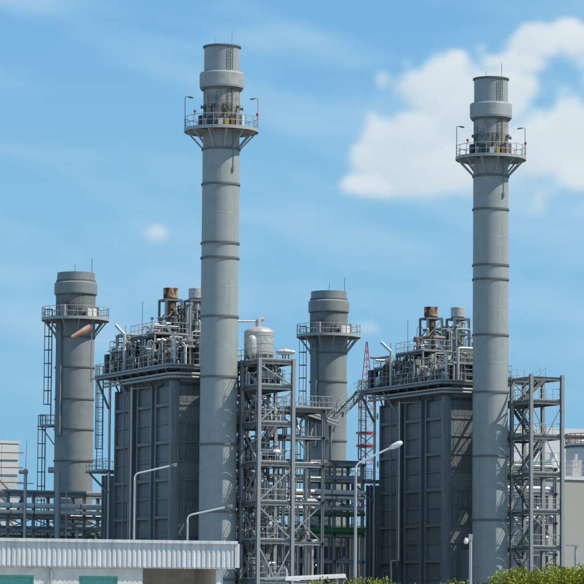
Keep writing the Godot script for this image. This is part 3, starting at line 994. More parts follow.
# ---------------------------------------------------------------- stair tower
func stair_tower(label: String, braces: Array, bar_: float) -> Node3D:
	var u0 := -4.0
	var u1 := 3.5
	var v0 := 2.25
	var v1 := 5.64
	var o := thing("stair_tower", label, "tower", at(0, 0), TURN, "open steel stair towers beside the tall stacks")
	var lv := [2.6, 6.2, 9.75, 13.2, 16.75, 20.35, 23.7, 26.0]
	for u in [u0, -0.2, u1]:
		for v in [v0, v1]:
			var mb := MB.new()
			var top := 26.2
			mb.ibeam(Vector3(v, 0, -u), Vector3(v, top, -u), 0.31, 0.34, true)
			part(o, "post", mb, M.steel)
	for i in lv.size():
		var y: float = lv[i]
		for v in [v0, v1]:
			var mb := MB.new()
			mb.ibeam(Vector3(v, y - 0.2, -u0 - 0.16), Vector3(v, y - 0.2, -u1 + 0.16), 0.16, 0.3)
			part(o, "side_beam", mb, M.casing_steel)
		for u in [u0, -0.2, u1]:
			var mb := MB.new()
			mb.ibeam(Vector3(v0 + 0.17, y - 0.2, -u), Vector3(v1 - 0.17, y - 0.2, -u), 0.16, 0.32)
			part(o, "cross_beam", mb, M.casing_steel)
		if i > 0 and (i < 7 or bar_ > 0.1):
			# landing along the far and near ends, floor left open for the flights
			var dk := MB.new()
			dk.span(Vector3(v0 + 0.1, y - 0.02, -u0 - 0.1), Vector3(v1 - 0.1, y + 0.05, -u0 - 1.7))
			var land := part(o, "landing", dk, M.grating)
			var d2 := MB.new()
			if i >= 6:
				d2.span(Vector3(v0 + 0.1, y - 0.02, -u0 - 2.0), Vector3(v1 - 0.1, y + 0.05, -u1 + 0.1))
			else:
				d2.span(Vector3(v0 + 0.1, y - 0.02, -u1 + 2.8), Vector3(v1 - 0.1, y + 0.05, -u1 + 0.1))
			part(o, "landing", d2, M.grating)
			var rl := MB.new()
			rl.rails([Vector3(v0 + 0.2, y + 0.05, 3.9), Vector3(v1 - 0.2, y + 0.05, 3.9)], 1.1, 0.85)
			rl.rails([Vector3(v0 + 0.1, y + 0.05, 3.7), Vector3(v0 + 0.1, y + 0.05, -3.3)], 1.1, 0.95)
			part(land, "railing", rl, M.rail)
		elif i == 7:
			var xb := MB.new()
			xb.bar(Vector3(v0, y - 0.2, 3.9), Vector3(v1, y - 0.2, 0.2), 0.1, 0.1)
			xb.bar(Vector3(v1, y - 0.2, -0.2), Vector3(v0, y - 0.2, -3.4), 0.1, 0.1)
			part(o, "roof_brace", xb, M.steel)
			var rt := MB.new()
			rt.rails([Vector3(v0, y, 0.2), Vector3(v0, y, -3.4), Vector3(v1, y, -3.4)], 1.2, 0.9)
			part(o, "railing", rt, M.rail)
	for i in lv.size() - 1:
		var y0: float = lv[i]
		var y1: float = lv[i + 1]
		# one flight a floor, across the near face, to and fro
		var sc := MB.new()
		var foot := Vector3(v0 + 0.4, y0 + 0.05, 1.2) if i % 2 == 0 else Vector3(v1 - 0.5, y0 + 0.05, -0.6)
		var top := Vector3(v1 - 0.5, y1, 1.2) if i % 2 == 0 else Vector3(v0 + 0.4, y1, -0.6)
		sc.stairs(foot, top, 1.0, false)
		var flight := part(o, "stair_flight", sc, M.steel_dark)
		var sr := MB.new()
		sr.stair_rails(foot, top, 1.0)
		part(flight, "handrail", sr, M.rail)
		var z := 4.0
		var ends := [[Vector3(v0, y0, z), Vector3(v1, y1 - 0.4, z)], [Vector3(v1, y0, z), Vector3(v0, y1 - 0.4, z)], [Vector3(v0, y1 - 0.4, z), Vector3((v0 + v1) * 0.5, y0, z)], [Vector3(v1, y1 - 0.4, z), Vector3((v0 + v1) * 0.5, y0, z)], [Vector3(v0, y0, z), Vector3((v0 + v1) * 0.5, y1 - 0.4, z)], [Vector3(v1, y0, z), Vector3((v0 + v1) * 0.5, y1 - 0.4, z)]]
		for k in braces[i]:
			var mb := MB.new()
			mb.bar(ends[k][0], ends[k][1], bar_, bar_)
			part(o, "brace", mb, M.steel)
		for v in [v0]:
			var mb := MB.new()
			var p := Vector3(v, y0, 3.9)
			var q := Vector3(v, y1 - 0.4, 0.3)
			if i % 2 == 0:
				mb.bar(p, q, 0.10, 0.11); mb.bar(Vector3(v, y0, -3.4), Vector3(v, y1 - 0.4, 0.1), 0.10, 0.11)
			else:
				mb.bar(Vector3(v, y0, 0.3), Vector3(v, y1 - 0.4, 3.9), 0.10, 0.11); mb.bar(Vector3(v, y0, 0.1), Vector3(v, y1 - 0.4, -3.4), 0.10, 0.11)
			part(o, "brace", mb, M.steel)
	return o

# ---------------------------------------------------------------- open pipe frame: posts, beams and a tangle of pipes
func pipe_frame(called: String, label: String, origin: Vector3, turn: float, w: float, d: float, levels: Array, bays: int, seed_: int, count: int, group := "", post := 0.28) -> Node3D:
	var o := thing(called, label, "pipe rack", origin, turn, group)
	var top: float = levels[-1]
	for i in bays + 1:
		var x := -w * 0.5 + w * i / bays
		for z in [-d * 0.5, d * 0.5]:
			var mb := MB.new()
			mb.ibeam(Vector3(x, 0, z), Vector3(x, top, z), post, post)
			part(o, "post", mb, M.steel)
		for y in levels:
			var mb := MB.new()
			mb.ibeam(Vector3(x, y - 0.152, -d * 0.5), Vector3(x, y - 0.152, d * 0.5 + 0.6), 0.18, 0.28)
			part(o, "cross_beam", mb, M.steel_dark)
	for y in levels:
		for z in [-d * 0.5, d * 0.5]:
			var mb := MB.new()
			mb.ibeam(Vector3(-w * 0.5, y - 0.15, z), Vector3(w * 0.5, y - 0.15, z), 0.18, 0.3)
			part(o, "long_beam", mb, M.steel)
	rng.seed = seed_
	for i in bays:
		var mb := MB.new()
		var x0 := -w * 0.5 + w * i / bays
		var x1 := x0 + w / bays
		var j := rng.randi() % (levels.size() - 1)
		mb.bar(Vector3(x0, levels[j], d * 0.5), Vector3(x1, levels[j + 1] - 0.3, d * 0.5), 0.1, 0.1)
		mb.bar(Vector3(x1, levels[j], d * 0.5 - 0.12), Vector3(x0, levels[j + 1] - 0.3, d * 0.5 - 0.12), 0.1, 0.1)
		part(o, "brace", mb, M.steel)
	for k in count:
		var mb := MB.new()
		var y: float = levels[rng.randi() % levels.size()]
		var r: float = [0.05, 0.08, 0.11, 0.16][rng.randi() % 4]
		var z := rng.randf_range(-0.45, 0.45) * d
		var x := rng.randf_range(-0.5, 0.5) * w
		var kind := rng.randi() % 3
		if kind == 0:
			mb.tube(Vector3(-w * 0.5, y + r, z), Vector3(w * 0.5, y + r, z), r, 8)
		elif kind == 1:
			mb.pipe([Vector3(x, 0.0, z), Vector3(x, y + r, z), Vector3(x + rng.randf_range(-0.4, 0.4) * w, y + r, z)], r, 8, 0.35)
		else:
			mb.pipe([Vector3(x, y + r, -d * 0.5), Vector3(x, y + r, z), Vector3(x, minf(y + rng.randf_range(0.5, 2.0), top), z), Vector3(x, minf(y + rng.randf_range(0.5, 2.0), top), d * 0.5)], r, 8, 0.3)
		part(o, "pipe", mb, [M.clad, M.silver, M.beige, M.steel, M.galv, M.steel_dark][rng.randi() % 6])
	return o

func street_lamp(label: String, at_: Vector3, h: float, tip: Vector3, head: bool) -> Node3D:
	var o := thing("street_lamp", label, "street lamp", at_, 0.0, "street lamps in front of the plant")
	var mb := MB.new()
	mb.tube(Vector3.ZERO, Vector3(0, h - 0.35, 0), 0.08, 10, 0.055)
	part(o, "pole", mb, M.galv)
	var ar := MB.new()
	ar.pipe([Vector3(0, h - 0.5, 0), Vector3(0, h, 0), tip], 0.042, 8, 0.3)
	part(o, "arm", ar, M.white)
	var d := (tip - Vector3(0, h, 0)).normalized()
	var hd := MB.new()
	var b := MB.along(tip - d * 0.1, tip + d)
	var q := Basis(b.x, b.z, -b.y)
	hd.lathe([Vector2(0.0, 0.0), Vector2(0.07, 0.02), Vector2(0.12, 0.2), Vector2(0.13, 0.45), Vector2(0.08, 0.62), Vector2(0.0, 0.66)] if head else [Vector2(0.0, 0.0), Vector2(0.05, 0.02), Vector2(0.07, 0.15), Vector2(0.07, 0.38), Vector2(0.0, 0.42)], 14, tip - d * 0.1, true, q)
	var hp := part(o, "lamp_head", hd, M.white if head else M.steel_dark)
	var gl := MB.new()
	gl.lathe([Vector2(0.0, -0.02), Vector2(0.09, 0.0), Vector2(0.09, 0.03)], 10, tip + d * 0.2 + Vector3.DOWN * (0.12 if head else 0.07))
	part(hp, "lens", gl, M.galv)
	var bs := MB.new()
	bs.lathe([Vector2(0.22, 0.0), Vector2(0.22, 0.04), Vector2(0.12, 0.06), Vector2(0.11, 0.35)], 12)
	part(o, "base_plate", bs, M.galv)
	return o

func bush(label: String, at_: Vector3, size: Vector3, s: int) -> Node3D:
	var o := thing("hedge_bush", label, "bush", at_, 0.0, "bushes of the hedge below the plant")
	rng.seed = s
	var verts := PackedVector3Array()
	var nors := PackedVector3Array()
	var cols := PackedColorArray()
	var clumps := []
	for k in 44:
		var a := rng.randf() * TAU
		var r := sqrt(rng.randf())
		clumps.append([Vector3(cos(a) * r * size.x, size.y * rng.randf_range(0.25, 0.98), sin(a) * r * size.z), rng.randf_range(0.10, 0.26)])
	if size.x > 0.5:
		for k in 20:
			clumps.append([Vector3(rng.randf_range(-1, 1) * size.x, size.y * rng.randf_range(0.8, 0.95), rng.randf_range(-1, 1) * size.z), 0.2])
	var count := int(13000 * size.x)
	for k in count:
		var c: Array = clumps[rng.randi() % clumps.size()]
		var d := Vector3(rng.randfn(), rng.randfn(), rng.randfn()).normalized()
		var p: Vector3 = c[0] + d * c[1] * pow(rng.randf(), 0.45)
		var dir := (d + Vector3(rng.randf_range(-0.7, 0.7), rng.randf_range(0.0, 1.1), rng.randf_range(-0.7, 0.7))).normalized()
		var sd := dir.cross(Vector3(rng.randfn(), rng.randfn(), rng.randfn())).normalized()
		var l := rng.randf_range(0.035, 0.075)
		var w := l * 0.3
		var nn := sd.cross(dir).normalized()
		var young := rng.randf()
		var col := Color(0.11, 0.15, 0.016).lerp(Color(0.42, 0.41, 0.035), young)
		var tip := p + dir * l
		var m := p + dir * l * 0.45
		for q in [[p, tip, m + sd * w], [p, m - sd * w, tip]]:
			for z in 3:
				verts.append(q[z]); nors.append(nn); cols.append(col)
	var arr := []
	arr.resize(Mesh.ARRAY_MAX)
	arr[Mesh.ARRAY_VERTEX] = verts
	arr[Mesh.ARRAY_NORMAL] = nors
	arr[Mesh.ARRAY_COLOR] = cols
	var am := ArrayMesh.new()
	am.add_surface_from_arrays(Mesh.PRIMITIVE_TRIANGLES, arr)
	put(o, "foliage", am, M.leaf)
	var sm := MB.new()
	for k in 7:
		var c: Array = clumps[k]
		sm.pipe([Vector3(rng.randf_range(-0.1, 0.1), 0, rng.randf_range(-0.1, 0.1)), Vector3(c[0].x * 0.4, c[0].y * 0.5, c[0].z * 0.4), c[0]], 0.018, 5)
	part(o, "stems", sm, M.brown)
	return o

# ---------------------------------------------------------------- the place
func _ready() -> void:
	rng.seed = 1
	unit_a = Transform3D(Basis(Vector3.UP, TURN), Vector3(-6.61, 0, -309.0))
	unit_b = Transform3D(Basis(Vector3.UP, TURN), Vector3(19.13, 0, -326.0))

	var cam := Camera3D.new()
	cam.name = "camera"
	cam.position = Vector3(0, 1.7, 0)
	cam.rotation_degrees = Vector3(5.677, 0, 0.47)
	cam.fov = 9.8174
	cam.near = 0.5
	cam.far = 12000.0
	add_child(cam)
	cam.current = true

	var env := Environment.new()
	env.tonemap_mode = Environment.TONE_MAPPER_LINEAR
	env.tonemap_exposure = 1.0
	env.background_mode = Environment.BG_SKY
	var sky := Sky.new()
	var pano := PanoramaSkyMaterial.new()
	pano.panorama = sky_texture()
	sky.sky_material = pano
	env.sky = sky
	env.background_energy_multiplier = 1.0
	env.sdfgi_enabled = true
	env.ssao_enabled = true
	env.ssil_enabled = true
	var we := WorldEnvironment.new()
	we.name = "world_environment"
	we.environment = env
	add_child(we)

	var sun := DirectionalLight3D.new()
	sun.name = "sun"
	sun.light_energy = 1.55
	sun.light_angular_distance = 0.5
	sun.light_color = Color(1.0, 0.965, 0.90)
	sun.shadow_enabled = true
	add_child(sun)
	# high on the right, a little on the camera's side
	var az := deg_to_rad(14.0)
	var el := deg_to_rad(52.0)
	sun.look_at_from_position(Vector3.ZERO, -Vector3(cos(az) * cos(el), sin(el), sin(az) * cos(el)))

	materials()
	M.leaf = StandardMaterial3D.new()
	M.leaf.vertex_color_use_as_albedo = true
	M.leaf.roughness = 0.6
	M.leaf.cull_mode = BaseMaterial3D.CULL_DISABLED
	M.leaf.backlight_enabled = true
	M.leaf.backlight = Color(0.30, 0.36, 0.06)

	var gm := MB.new()
	gm.quad(Vector3(-4000, 0, 400), Vector3(4000, 0, 400), Vector3(4000, 0, -6000), Vector3(-4000, 0, -6000), Vector3.UP)
	structure("ground", gm, M.ground)

	var yard := MB.new()
	yard.quad(Vector3(-60, 0.006, -20), Vector3(40, 0.006, -20), Vector3(40, 0.006, -290), Vector3(-60, 0.006, -290), Vector3.UP)
	structure("paved_yard", yard, M.concrete)

	units()
	middle()
	surroundings()
	foreground()

func units() -> void:
	var A := "on the windsock boiler"
	var B := "on the lattice mast boiler"
	exhaust_stack("tall grey banded exhaust stack rising in front of the boiler under the windsock", 0.0)
	over(exhaust_stack("tall grey banded exhaust stack rising in front of the boiler beside the red lattice mast", 2.3))
	again(bypass_stack("shorter wide grey stack with railed platform, standing behind the orange windsock"), "shorter wide grey stack with railed platform, behind the walkway with the slanting stair")
	again(boiler("dark grey boiler casing with ribbed panels and railed roof, under the windsock"), "dark grey boiler casing with ribbed panels and railed roof, beside the red lattice mast")
	var second := stair_tower("open grey steel stair tower with no tank on top, before the long white building", [[2, 3], [], [1], [], [4, 5], [2, 3], []], 0.08)
	second.transform = unit_b
	stair_tower("open grey steel stair tower carrying the domed white tank", [[2, 3], [2, 3], [1], [0], [], [0], [1]], 0.12)
	again(vent_silencer("rust stained vent silencer drum on steel frame " + A, 16.8, 2.26, 34.3, true), "rust stained vent silencer drum on steel frame " + B)
	again(vent_silencer("clean white vent silencer drum on steel frame " + A, 12.6, 3.1, 33.95, false), "clean white vent silencer drum on steel frame " + B)
	again(davit_crane("pale davit crane at the far part of the deck edge " + A, 14.6, -3.35, 3.7, Vector3(-0.15, 0.95, -1.9)), "pale davit crane at the far part of the deck edge " + B)
	again(davit_crane("pale davit crane above the near corner " + A, 3.9, -2.75, 2.6, Vector3(-0.9, 1.45, -0.4)), "pale davit crane above the near corner " + B)
	again(steam_drum("beige insulated drum lying across the roof " + A, 12.2, 0.75, 5.6, 1.5, M.beige), "beige insulated drum lying across the roof " + B)
	again(steam_drum("silver insulated drum near the stack end of the roof " + A, 7.2, 0.6, 5.0, 1.3, M.clad), "silver insulated drum near the stack end of the roof " + B)
	again(steam_drum("small white drum at the far end of the roof " + A, 18.4, 0.42, 3.0, 0.95, M.white, -1.6), "small white drum at the far end of the roof " + B)
	roof_gallery("railed gallery with pipes over the middle of the roof " + A, 9.6, 15.4, -2.4, 0.9, 29.2, 41)
	over(roof_gallery("railed gallery with pipes over the middle of the roof " + B, 9.6, 15.4, -2.4, 0.9, 29.2, 341))
	roof_gallery("railed pipe gallery between the two vent silencers " + A, 13.3, 18.0, 0.6, 3.7, 28.2, 42)
	over(roof_gallery("railed pipe gallery between the two vent silencers " + B, 13.3, 18.0, 0.6, 3.7, 28.2, 342))
	roof_gallery("narrow pipe gallery beside the far davit crane " + A, 15.6, 19.4, -2.9, -0.4, 28.0, 44)
	over(roof_gallery("narrow pipe gallery beside the far davit crane " + B, 15.6, 19.4, -2.9, -0.4, 28.0, 344))
	roof_gallery("low pipe gallery at the stack end of the roof " + A, 4.2, 9.0, -1.8, 2.8, 27.6, 43)
	over(roof_gallery("low pipe gallery at the stack end of the roof " + B, 4.2, 9.0, -1.8, 2.8, 27.6, 343))
	again(whip_mast("thin lightning mast over the middle gallery " + A, 14.0, -1.8, 6.8), "thin lightning mast over the middle gallery " + B)
	again(whip_mast("short thin mast beside the middle gallery " + A, 16.2, -2.6, 4.6), "short thin mast beside the middle gallery " + B)
	var cab := thing("control_cabinet", "dark control cabinet at the far end of the deck " + A, "cabinet", at(19.9, -2.7, DECK), TURN, "cabinets on the boiler roofs")
	var cb := MB.new()
	cb.box(Vector3(0, 1.15, 0), Vector3(0.8, 1.9, 0.8)); part(cab, "body", cb, M.dark)
	var cd := MB.new()
	cd.box(Vector3(-0.41, 1.15, 0), Vector3(0.03, 1.7, 0.66)); part(cab, "door", cd, M.dark)
	var cp := MB.new()
	cp.box(Vector3(0, 0.1, 0), Vector3(0.9, 0.2, 0.9)); part(cab, "plinth", cp, M.dark)
	again(cab, "dark control cabinet at the far end of the deck " + B)
	rng.seed = 77
	var spots := []
	for k in 13:
		spots.append([4.6 + k * 1.22, -3.0 + rng.randf_range(0.0, 1.0), rng.randf_range(0.7, 1.15)])
	for k in spots.size():
		var s: Array = spots[k]
		var say: String = ["beige pipe valve with round white actuator ", "grey pipe valve with a handwheel ", "brown pipe valve with round silver actuator ", "pale pipe valve with a grey handwheel "][k % 4]
		again(valve_set(say + A, s[0], s[1], s[2], k), say + B)
	roof_pipes("dense tangle of small pipes along the roof edge " + A, -3.3, -0.8, 51, 150)
	over(roof_pipes("dense tangle of small pipes along the roof edge " + B, -3.3, -0.8, 351, 150))
	riser_cluster("cluster of tall thin risers between the vent silencers " + A, 61)
	over(riser_cluster("cluster of tall thin risers between the vent silencers " + B, 361))
	roof_pipes("dense tangle of small pipes behind the drums " + A, -0.8, 3.4, 52, 130)
	over(roof_pipes("dense tangle of small pipes behind the drums " + B, -0.8, 3.4, 352, 130))
	# windsock at the far corner of the first unit's deck
	var o := thing("windsock", "orange windsock blowing sideways from a pole beside the far stack", "windsock", at(21.55, -3.95, DECK - 0.5), 0.0)
	var pl := MB.new()
	pl.tube(Vector3.ZERO, Vector3(0, 5.6, 0), 0.05, 8)
	pl.bar(Vector3(0, 0.3, 0), Vector3(0.3, 0.3, 0.1), 0.1, 0.1)
	part(o, "pole", pl, M.steel)
	var hp := MB.new()
	var ax := Vector3(-0.86, -0.47, 0.12).normalized()
	var bb := MB.along(Vector3.ZERO, ax)
	var sb := Basis(bb.x, bb.z, -bb.y)
	var mouth := Vector3(-0.08, 5.3, 0.0)
	hp.lathe([Vector2(0.36, -0.02), Vector2(0.385, 0.0), Vector2(0.36, 0.03)], 16, mouth, false, sb)
	hp.tube(Vector3(0, 5.05, 0), mouth + Vector3(-0.02, -0.33, 0.0), 0.02, 5)
	part(o, "hoop", hp, M.steel)
	var prof := [Vector2(0.36, 0.0), Vector2(0.35, 0.42), Vector2(0.31, 0.84), Vector2(0.26, 1.26), Vector2(0.21, 1.68), Vector2(0.16, 2.1)]
	for k in 5:
		var sk := MB.new()
		sk.lathe([prof[k], prof[k + 1]], 20, mouth, true, sb)
		part(o, "sleeve_band", sk, M.sock if k != 1 else M.sock_pale)

func middle() -> void:
	# domed tank on the first stair tower
	var o := thing("domed_tank", "silver white domed tank standing on the open steel tower", "tank", at(-0.1, 3.95, 26.0), TURN)
	var bd := MB.new()
	bd.lathe([Vector2(0.0, 0.25), Vector2(1.0, 0.3), Vector2(1.36, 0.75), Vector2(1.36, 2.75)], 40)
	part(o, "shell", bd, M.clad)
	var dm := MB.new()
	var prof := []
	for k in 9:
		var a := PI * 0.5 * k / 8.0
		prof.append(Vector2(1.38 * cos(a), 2.75 + 0.62 * sin(a)))
	dm.lathe(prof, 40, Vector3.ZERO, true)
	part(o, "dome", dm, M.clad)
	for y in [1.0, 1.75, 2.5]:
		var mb := MB.new()
		mb.lathe([Vector2(1.36, y - 0.03), Vector2(1.385, y - 0.03), Vector2(1.385, y + 0.03), Vector2(1.36, y + 0.03)], 40)
		part(o, "hoop_band", mb, M.rail)
	for k in 6:
		var mb := MB.new()
		var a := TAU * k / 6.0 + 0.3
		mb.bar(Vector3(cos(a) * 1.25, 0, sin(a) * 1.25), Vector3(cos(a) * 1.25, 0.8, sin(a) * 1.25), 0.16, 0.16)
		part(o, "leg", mb, M.steel)
	var nz := MB.new()
	nz.tube(Vector3(-0.1, 3.3, 0), Vector3(-0.1, 4.0, 0), 0.24, 12)
	nz.tube(Vector3(-0.1, 3.95, 0), Vector3(0.4, 4.05, 0.1), 0.2, 12)
	part(o, "vent_hood", nz, M.clad)
	var vp := MB.new()
	vp.pipe([Vector3(-0.1, 3.85, 0), Vector3(-2.6, 3.75, -0.1), Vector3(-2.6, 0.3, -0.1)], 0.09, 8, 0.3)
	part(o, "vent_pipe", vp, M.clad)
	var sp := thing("pipe_elbow_vessel", "small round topped white vessel beside the domed tank", "vessel", at(-1.2, 2.75, 26.05), TURN)
	var s1 := MB.new()
	s1.lathe([Vector2(0.0, 0.3), Vector2(0.38, 0.45), Vector2(0.42, 0.8), Vector2(0.42, 1.9), Vector2(0.36, 2.2), Vector2(0.2, 2.36), Vector2(0.0, 2.4)], 20, Vector3.ZERO, true)
	part(sp, "shell", s1, M.clad)
	for k in 3:
		var mb := MB.new()
		var a := TAU * k / 3.0
		mb.bar(Vector3(cos(a) * 0.3, 0, sin(a) * 0.3), Vector3(cos(a) * 0.3, 0.6, sin(a) * 0.3), 0.07, 0.07)
		part(sp, "leg", mb, M.steel)
	# flat vessel on a pedestal at the tower's near right corner
	var fv := thing("flat_vessel", "flat lens shaped white vessel on legs at the open tower's outer corner", "vessel", at(-3.0, 5.3, 26.05), TURN)
	var f1 := MB.new()
	f1.lathe([Vector2(0.0, 0.55), Vector2(0.7, 0.62), Vector2(0.92, 0.78), Vector2(0.92, 0.86), Vector2(0.7, 1.0), Vector2(0.0, 1.12)], 24, Vector3.ZERO, true)
	part(fv, "shell", f1, M.white)
	for k in 3:
		var mb := MB.new()
		var a := TAU * k / 3.0 + 0.9
		mb.tube(Vector3(cos(a) * 0.3, 0, sin(a) * 0.3), Vector3(cos(a) * 0.3, 0.7, sin(a) * 0.3), 0.06, 6)
		part(fv, "leg", mb, M.steel)
	# shiny heat exchanger inside the tower
	for q in [[24.75, -2.6, 0.42, "upper bright insulated vessel lying inside the open tower"], [17.8, -2.2, 0.34, "lower bright insulated vessel lying inside the open tower"]]:
		var ex := thing("heat_exchanger", q[3], "vessel", at(q[1], 4.2, q[0] - 0.95), TURN, "insulated vessels inside the tower")
		var e1 := MB.new()
		var eb := Basis(Vector3(0, 1, 0), Vector3(1, 0, 0), Vector3(0, 0, -1))
		e1.lathe([Vector2(0.0, -1.1), Vector2(q[2] * 0.8, -1.0), Vector2(q[2], -0.8), Vector2(q[2], 0.8), Vector2(q[2] * 0.8, 1.0), Vector2(0.0, 1.1)], 20, Vector3(0, 0.9, 0), true, eb)
		part(ex, "shell", e1, M.silver)
		for x in [-0.5, 0.5]:
			var mb := MB.new()
			mb.box(Vector3(x, 0.3, 0), Vector3(0.15, 0.6, 0.5))
			part(ex, "saddle", mb, M.steel_dark)
	# what stands on the tower's own floors
	var fl_y := [6.25, 9.8, 13.25, 16.8, 20.4, 23.75]
	var say := ["lowest", "second", "third", "fourth", "fifth", "topmost"]
	for i in 6:
		var tp := thing("tower_pipework", "tangle of pipes and boxes on the %s open floor of the tank tower" % say[i], "pipework", at(0, 0, fl_y[i]), TURN, "pipework on the tank tower floors")
		tangle(tp, Vector3(2.5, 0.4, -3.2), Vector3(5.4, 2.4, 3.6), 62, 200 + i, [M.beige, M.steel, M.rail, M.brown, M.steel_dark, M.clad, M.white, M.white, M.silver, M.casing_steel], 0.0)
	var sk := thing("pump_house", "dark louvred plant box at the foot of the tank tower", "building", at(9.5, 6.6), TURN)
	var k1 := MB.new()
	k1.box(Vector3(0, 5.6, 0), Vector3(5.0, 11.2, 5.0)); part(sk, "wall", k1, M.hall)
	for i in 12:
		var lv := MB.new()
		lv.box(Vector3(0, 1.2 + i * 0.8, 2.53), Vector3(4.4, 0.5, 0.08), Basis(Vector3.RIGHT, 0.3)); part(sk, "louvre", lv, M.steel_dark)
	# pipework behind the first tower, and the lower tower with the walkway to the second boiler
	pipe_frame("pipe_rack", "tangled rack of process pipes close behind the tower with the domed tank", at(8.5, 5.2), TURN, 4.4, 6.5, [11.4, 13.6, 16.0, 18.6, 21.2, 23.6], 2, 5, 130, "pipe racks of the plant", 0.24)
	pipe_frame("pipe_rack", "narrow pipe tower carrying the railed walkway head", at(4.0, 9.6), TURN, 4.0, 3.6, [6.2, 9.8, 13.6, 17.0, 19.6, 22.1], 1, 6, 60, "pipe racks of the plant", 0.24)
	var wk := thing("walkway", "railed steel walkway that climbs by a slanting stair to the second boiler deck", "walkway", Vector3(0.6, 22.2, -317.2), 0.0)
	var p0 := Vector3(-0.6, 0, 1.0)
	var p1 := Vector3(3.4, 0.15, -21.3)
	var p2 := Vector3(6.6, 3.6, -25.6)
	var dk := MB.new()
	dk.bar(p0, p1, 1.4, 0.08)
	part(wk, "deck", dk, M.grating)
	var sd := (p1 - p0).cross(Vector3.UP).normalized() * 0.7
	for e in [sd, -sd]:
		var mb := MB.new()
		mb.ibeam(p0 + e + Vector3.DOWN * 0.2, p1 + e + Vector3.DOWN * 0.2, 0.14, 0.34)
		part(wk, "girder", mb, M.steel)
		var rl := MB.new()
		rl.rails([p0 + e, p1 + e], 1.1, 1.6)
		part(wk, "railing", rl, M.rail)
	var fl := MB.new()
	fl.stairs(p1, p2, 1.2)
	part(wk, "stair_flight", fl, M.steel)
	for f in [0.45, 0.97]:
		var mb := MB.new()
		var c := p0.lerp(p1, f)
		mb.ibeam(c + Vector3(0, -22.2, 0), c + Vector3.DOWN * 0.35, 0.26, 0.26)
		mb.bar(c + Vector3(0, -2.6, 0), c + Vector3(0.5, -0.35, -1.8), 0.1, 0.1)
		part(wk, "support_post", mb, M.steel)
	var hd := MB.new()
	hd.box(Vector3(0.5, -0.05, 0.6), Vector3(4.4, 0.1, 4.0), Basis(Vector3.UP, TURN))
	var head := part(wk, "walkway_head", hd, M.grating)
	var hr := MB.new()
	var bt := Basis(Vector3.UP, TURN)
	var hc := Vector3(0.5, 0, 0.6)
	hr.rails([hc + bt * Vector3(-2.2, 0, -2.0), hc + bt * Vector3(-2.2, 0, 2.0), hc + bt * Vector3(2.2, 0, 2.0), hc + bt * Vector3(2.2, 0, -1.0)], 1.1, 1.0)
	part(head, "railing", hr, M.rail)

func rack_pipes(o: Node3D, w: float, rows: Array) -> void:
	for q in rows:
		var mb := MB.new()
		mb.tube(Vector3(-w * 0.5, q[0], q[1]), Vector3(w * 0.5, q[0], q[1]), q[2], 12)
		var p := part(o, "pipe", mb, q[3])
		if q[2] > 0.15:
			for k in int(w / 2.4):
				var cl := MB.new()
				cl.lathe([Vector2(q[2], -0.05), Vector2(q[2] + 0.02, -0.05), Vector2(q[2] + 0.02, 0.05), Vector2(q[2], 0.05)], 12, Vector3(-w * 0.5 + 1.0 + k * 2.4, q[0], q[1]), false, Basis(Vector3(0, 1, 0), Vector3(1, 0, 0), Vector3(0, 0, -1)))
				part(p, "clamp", cl, M.steel_dark)

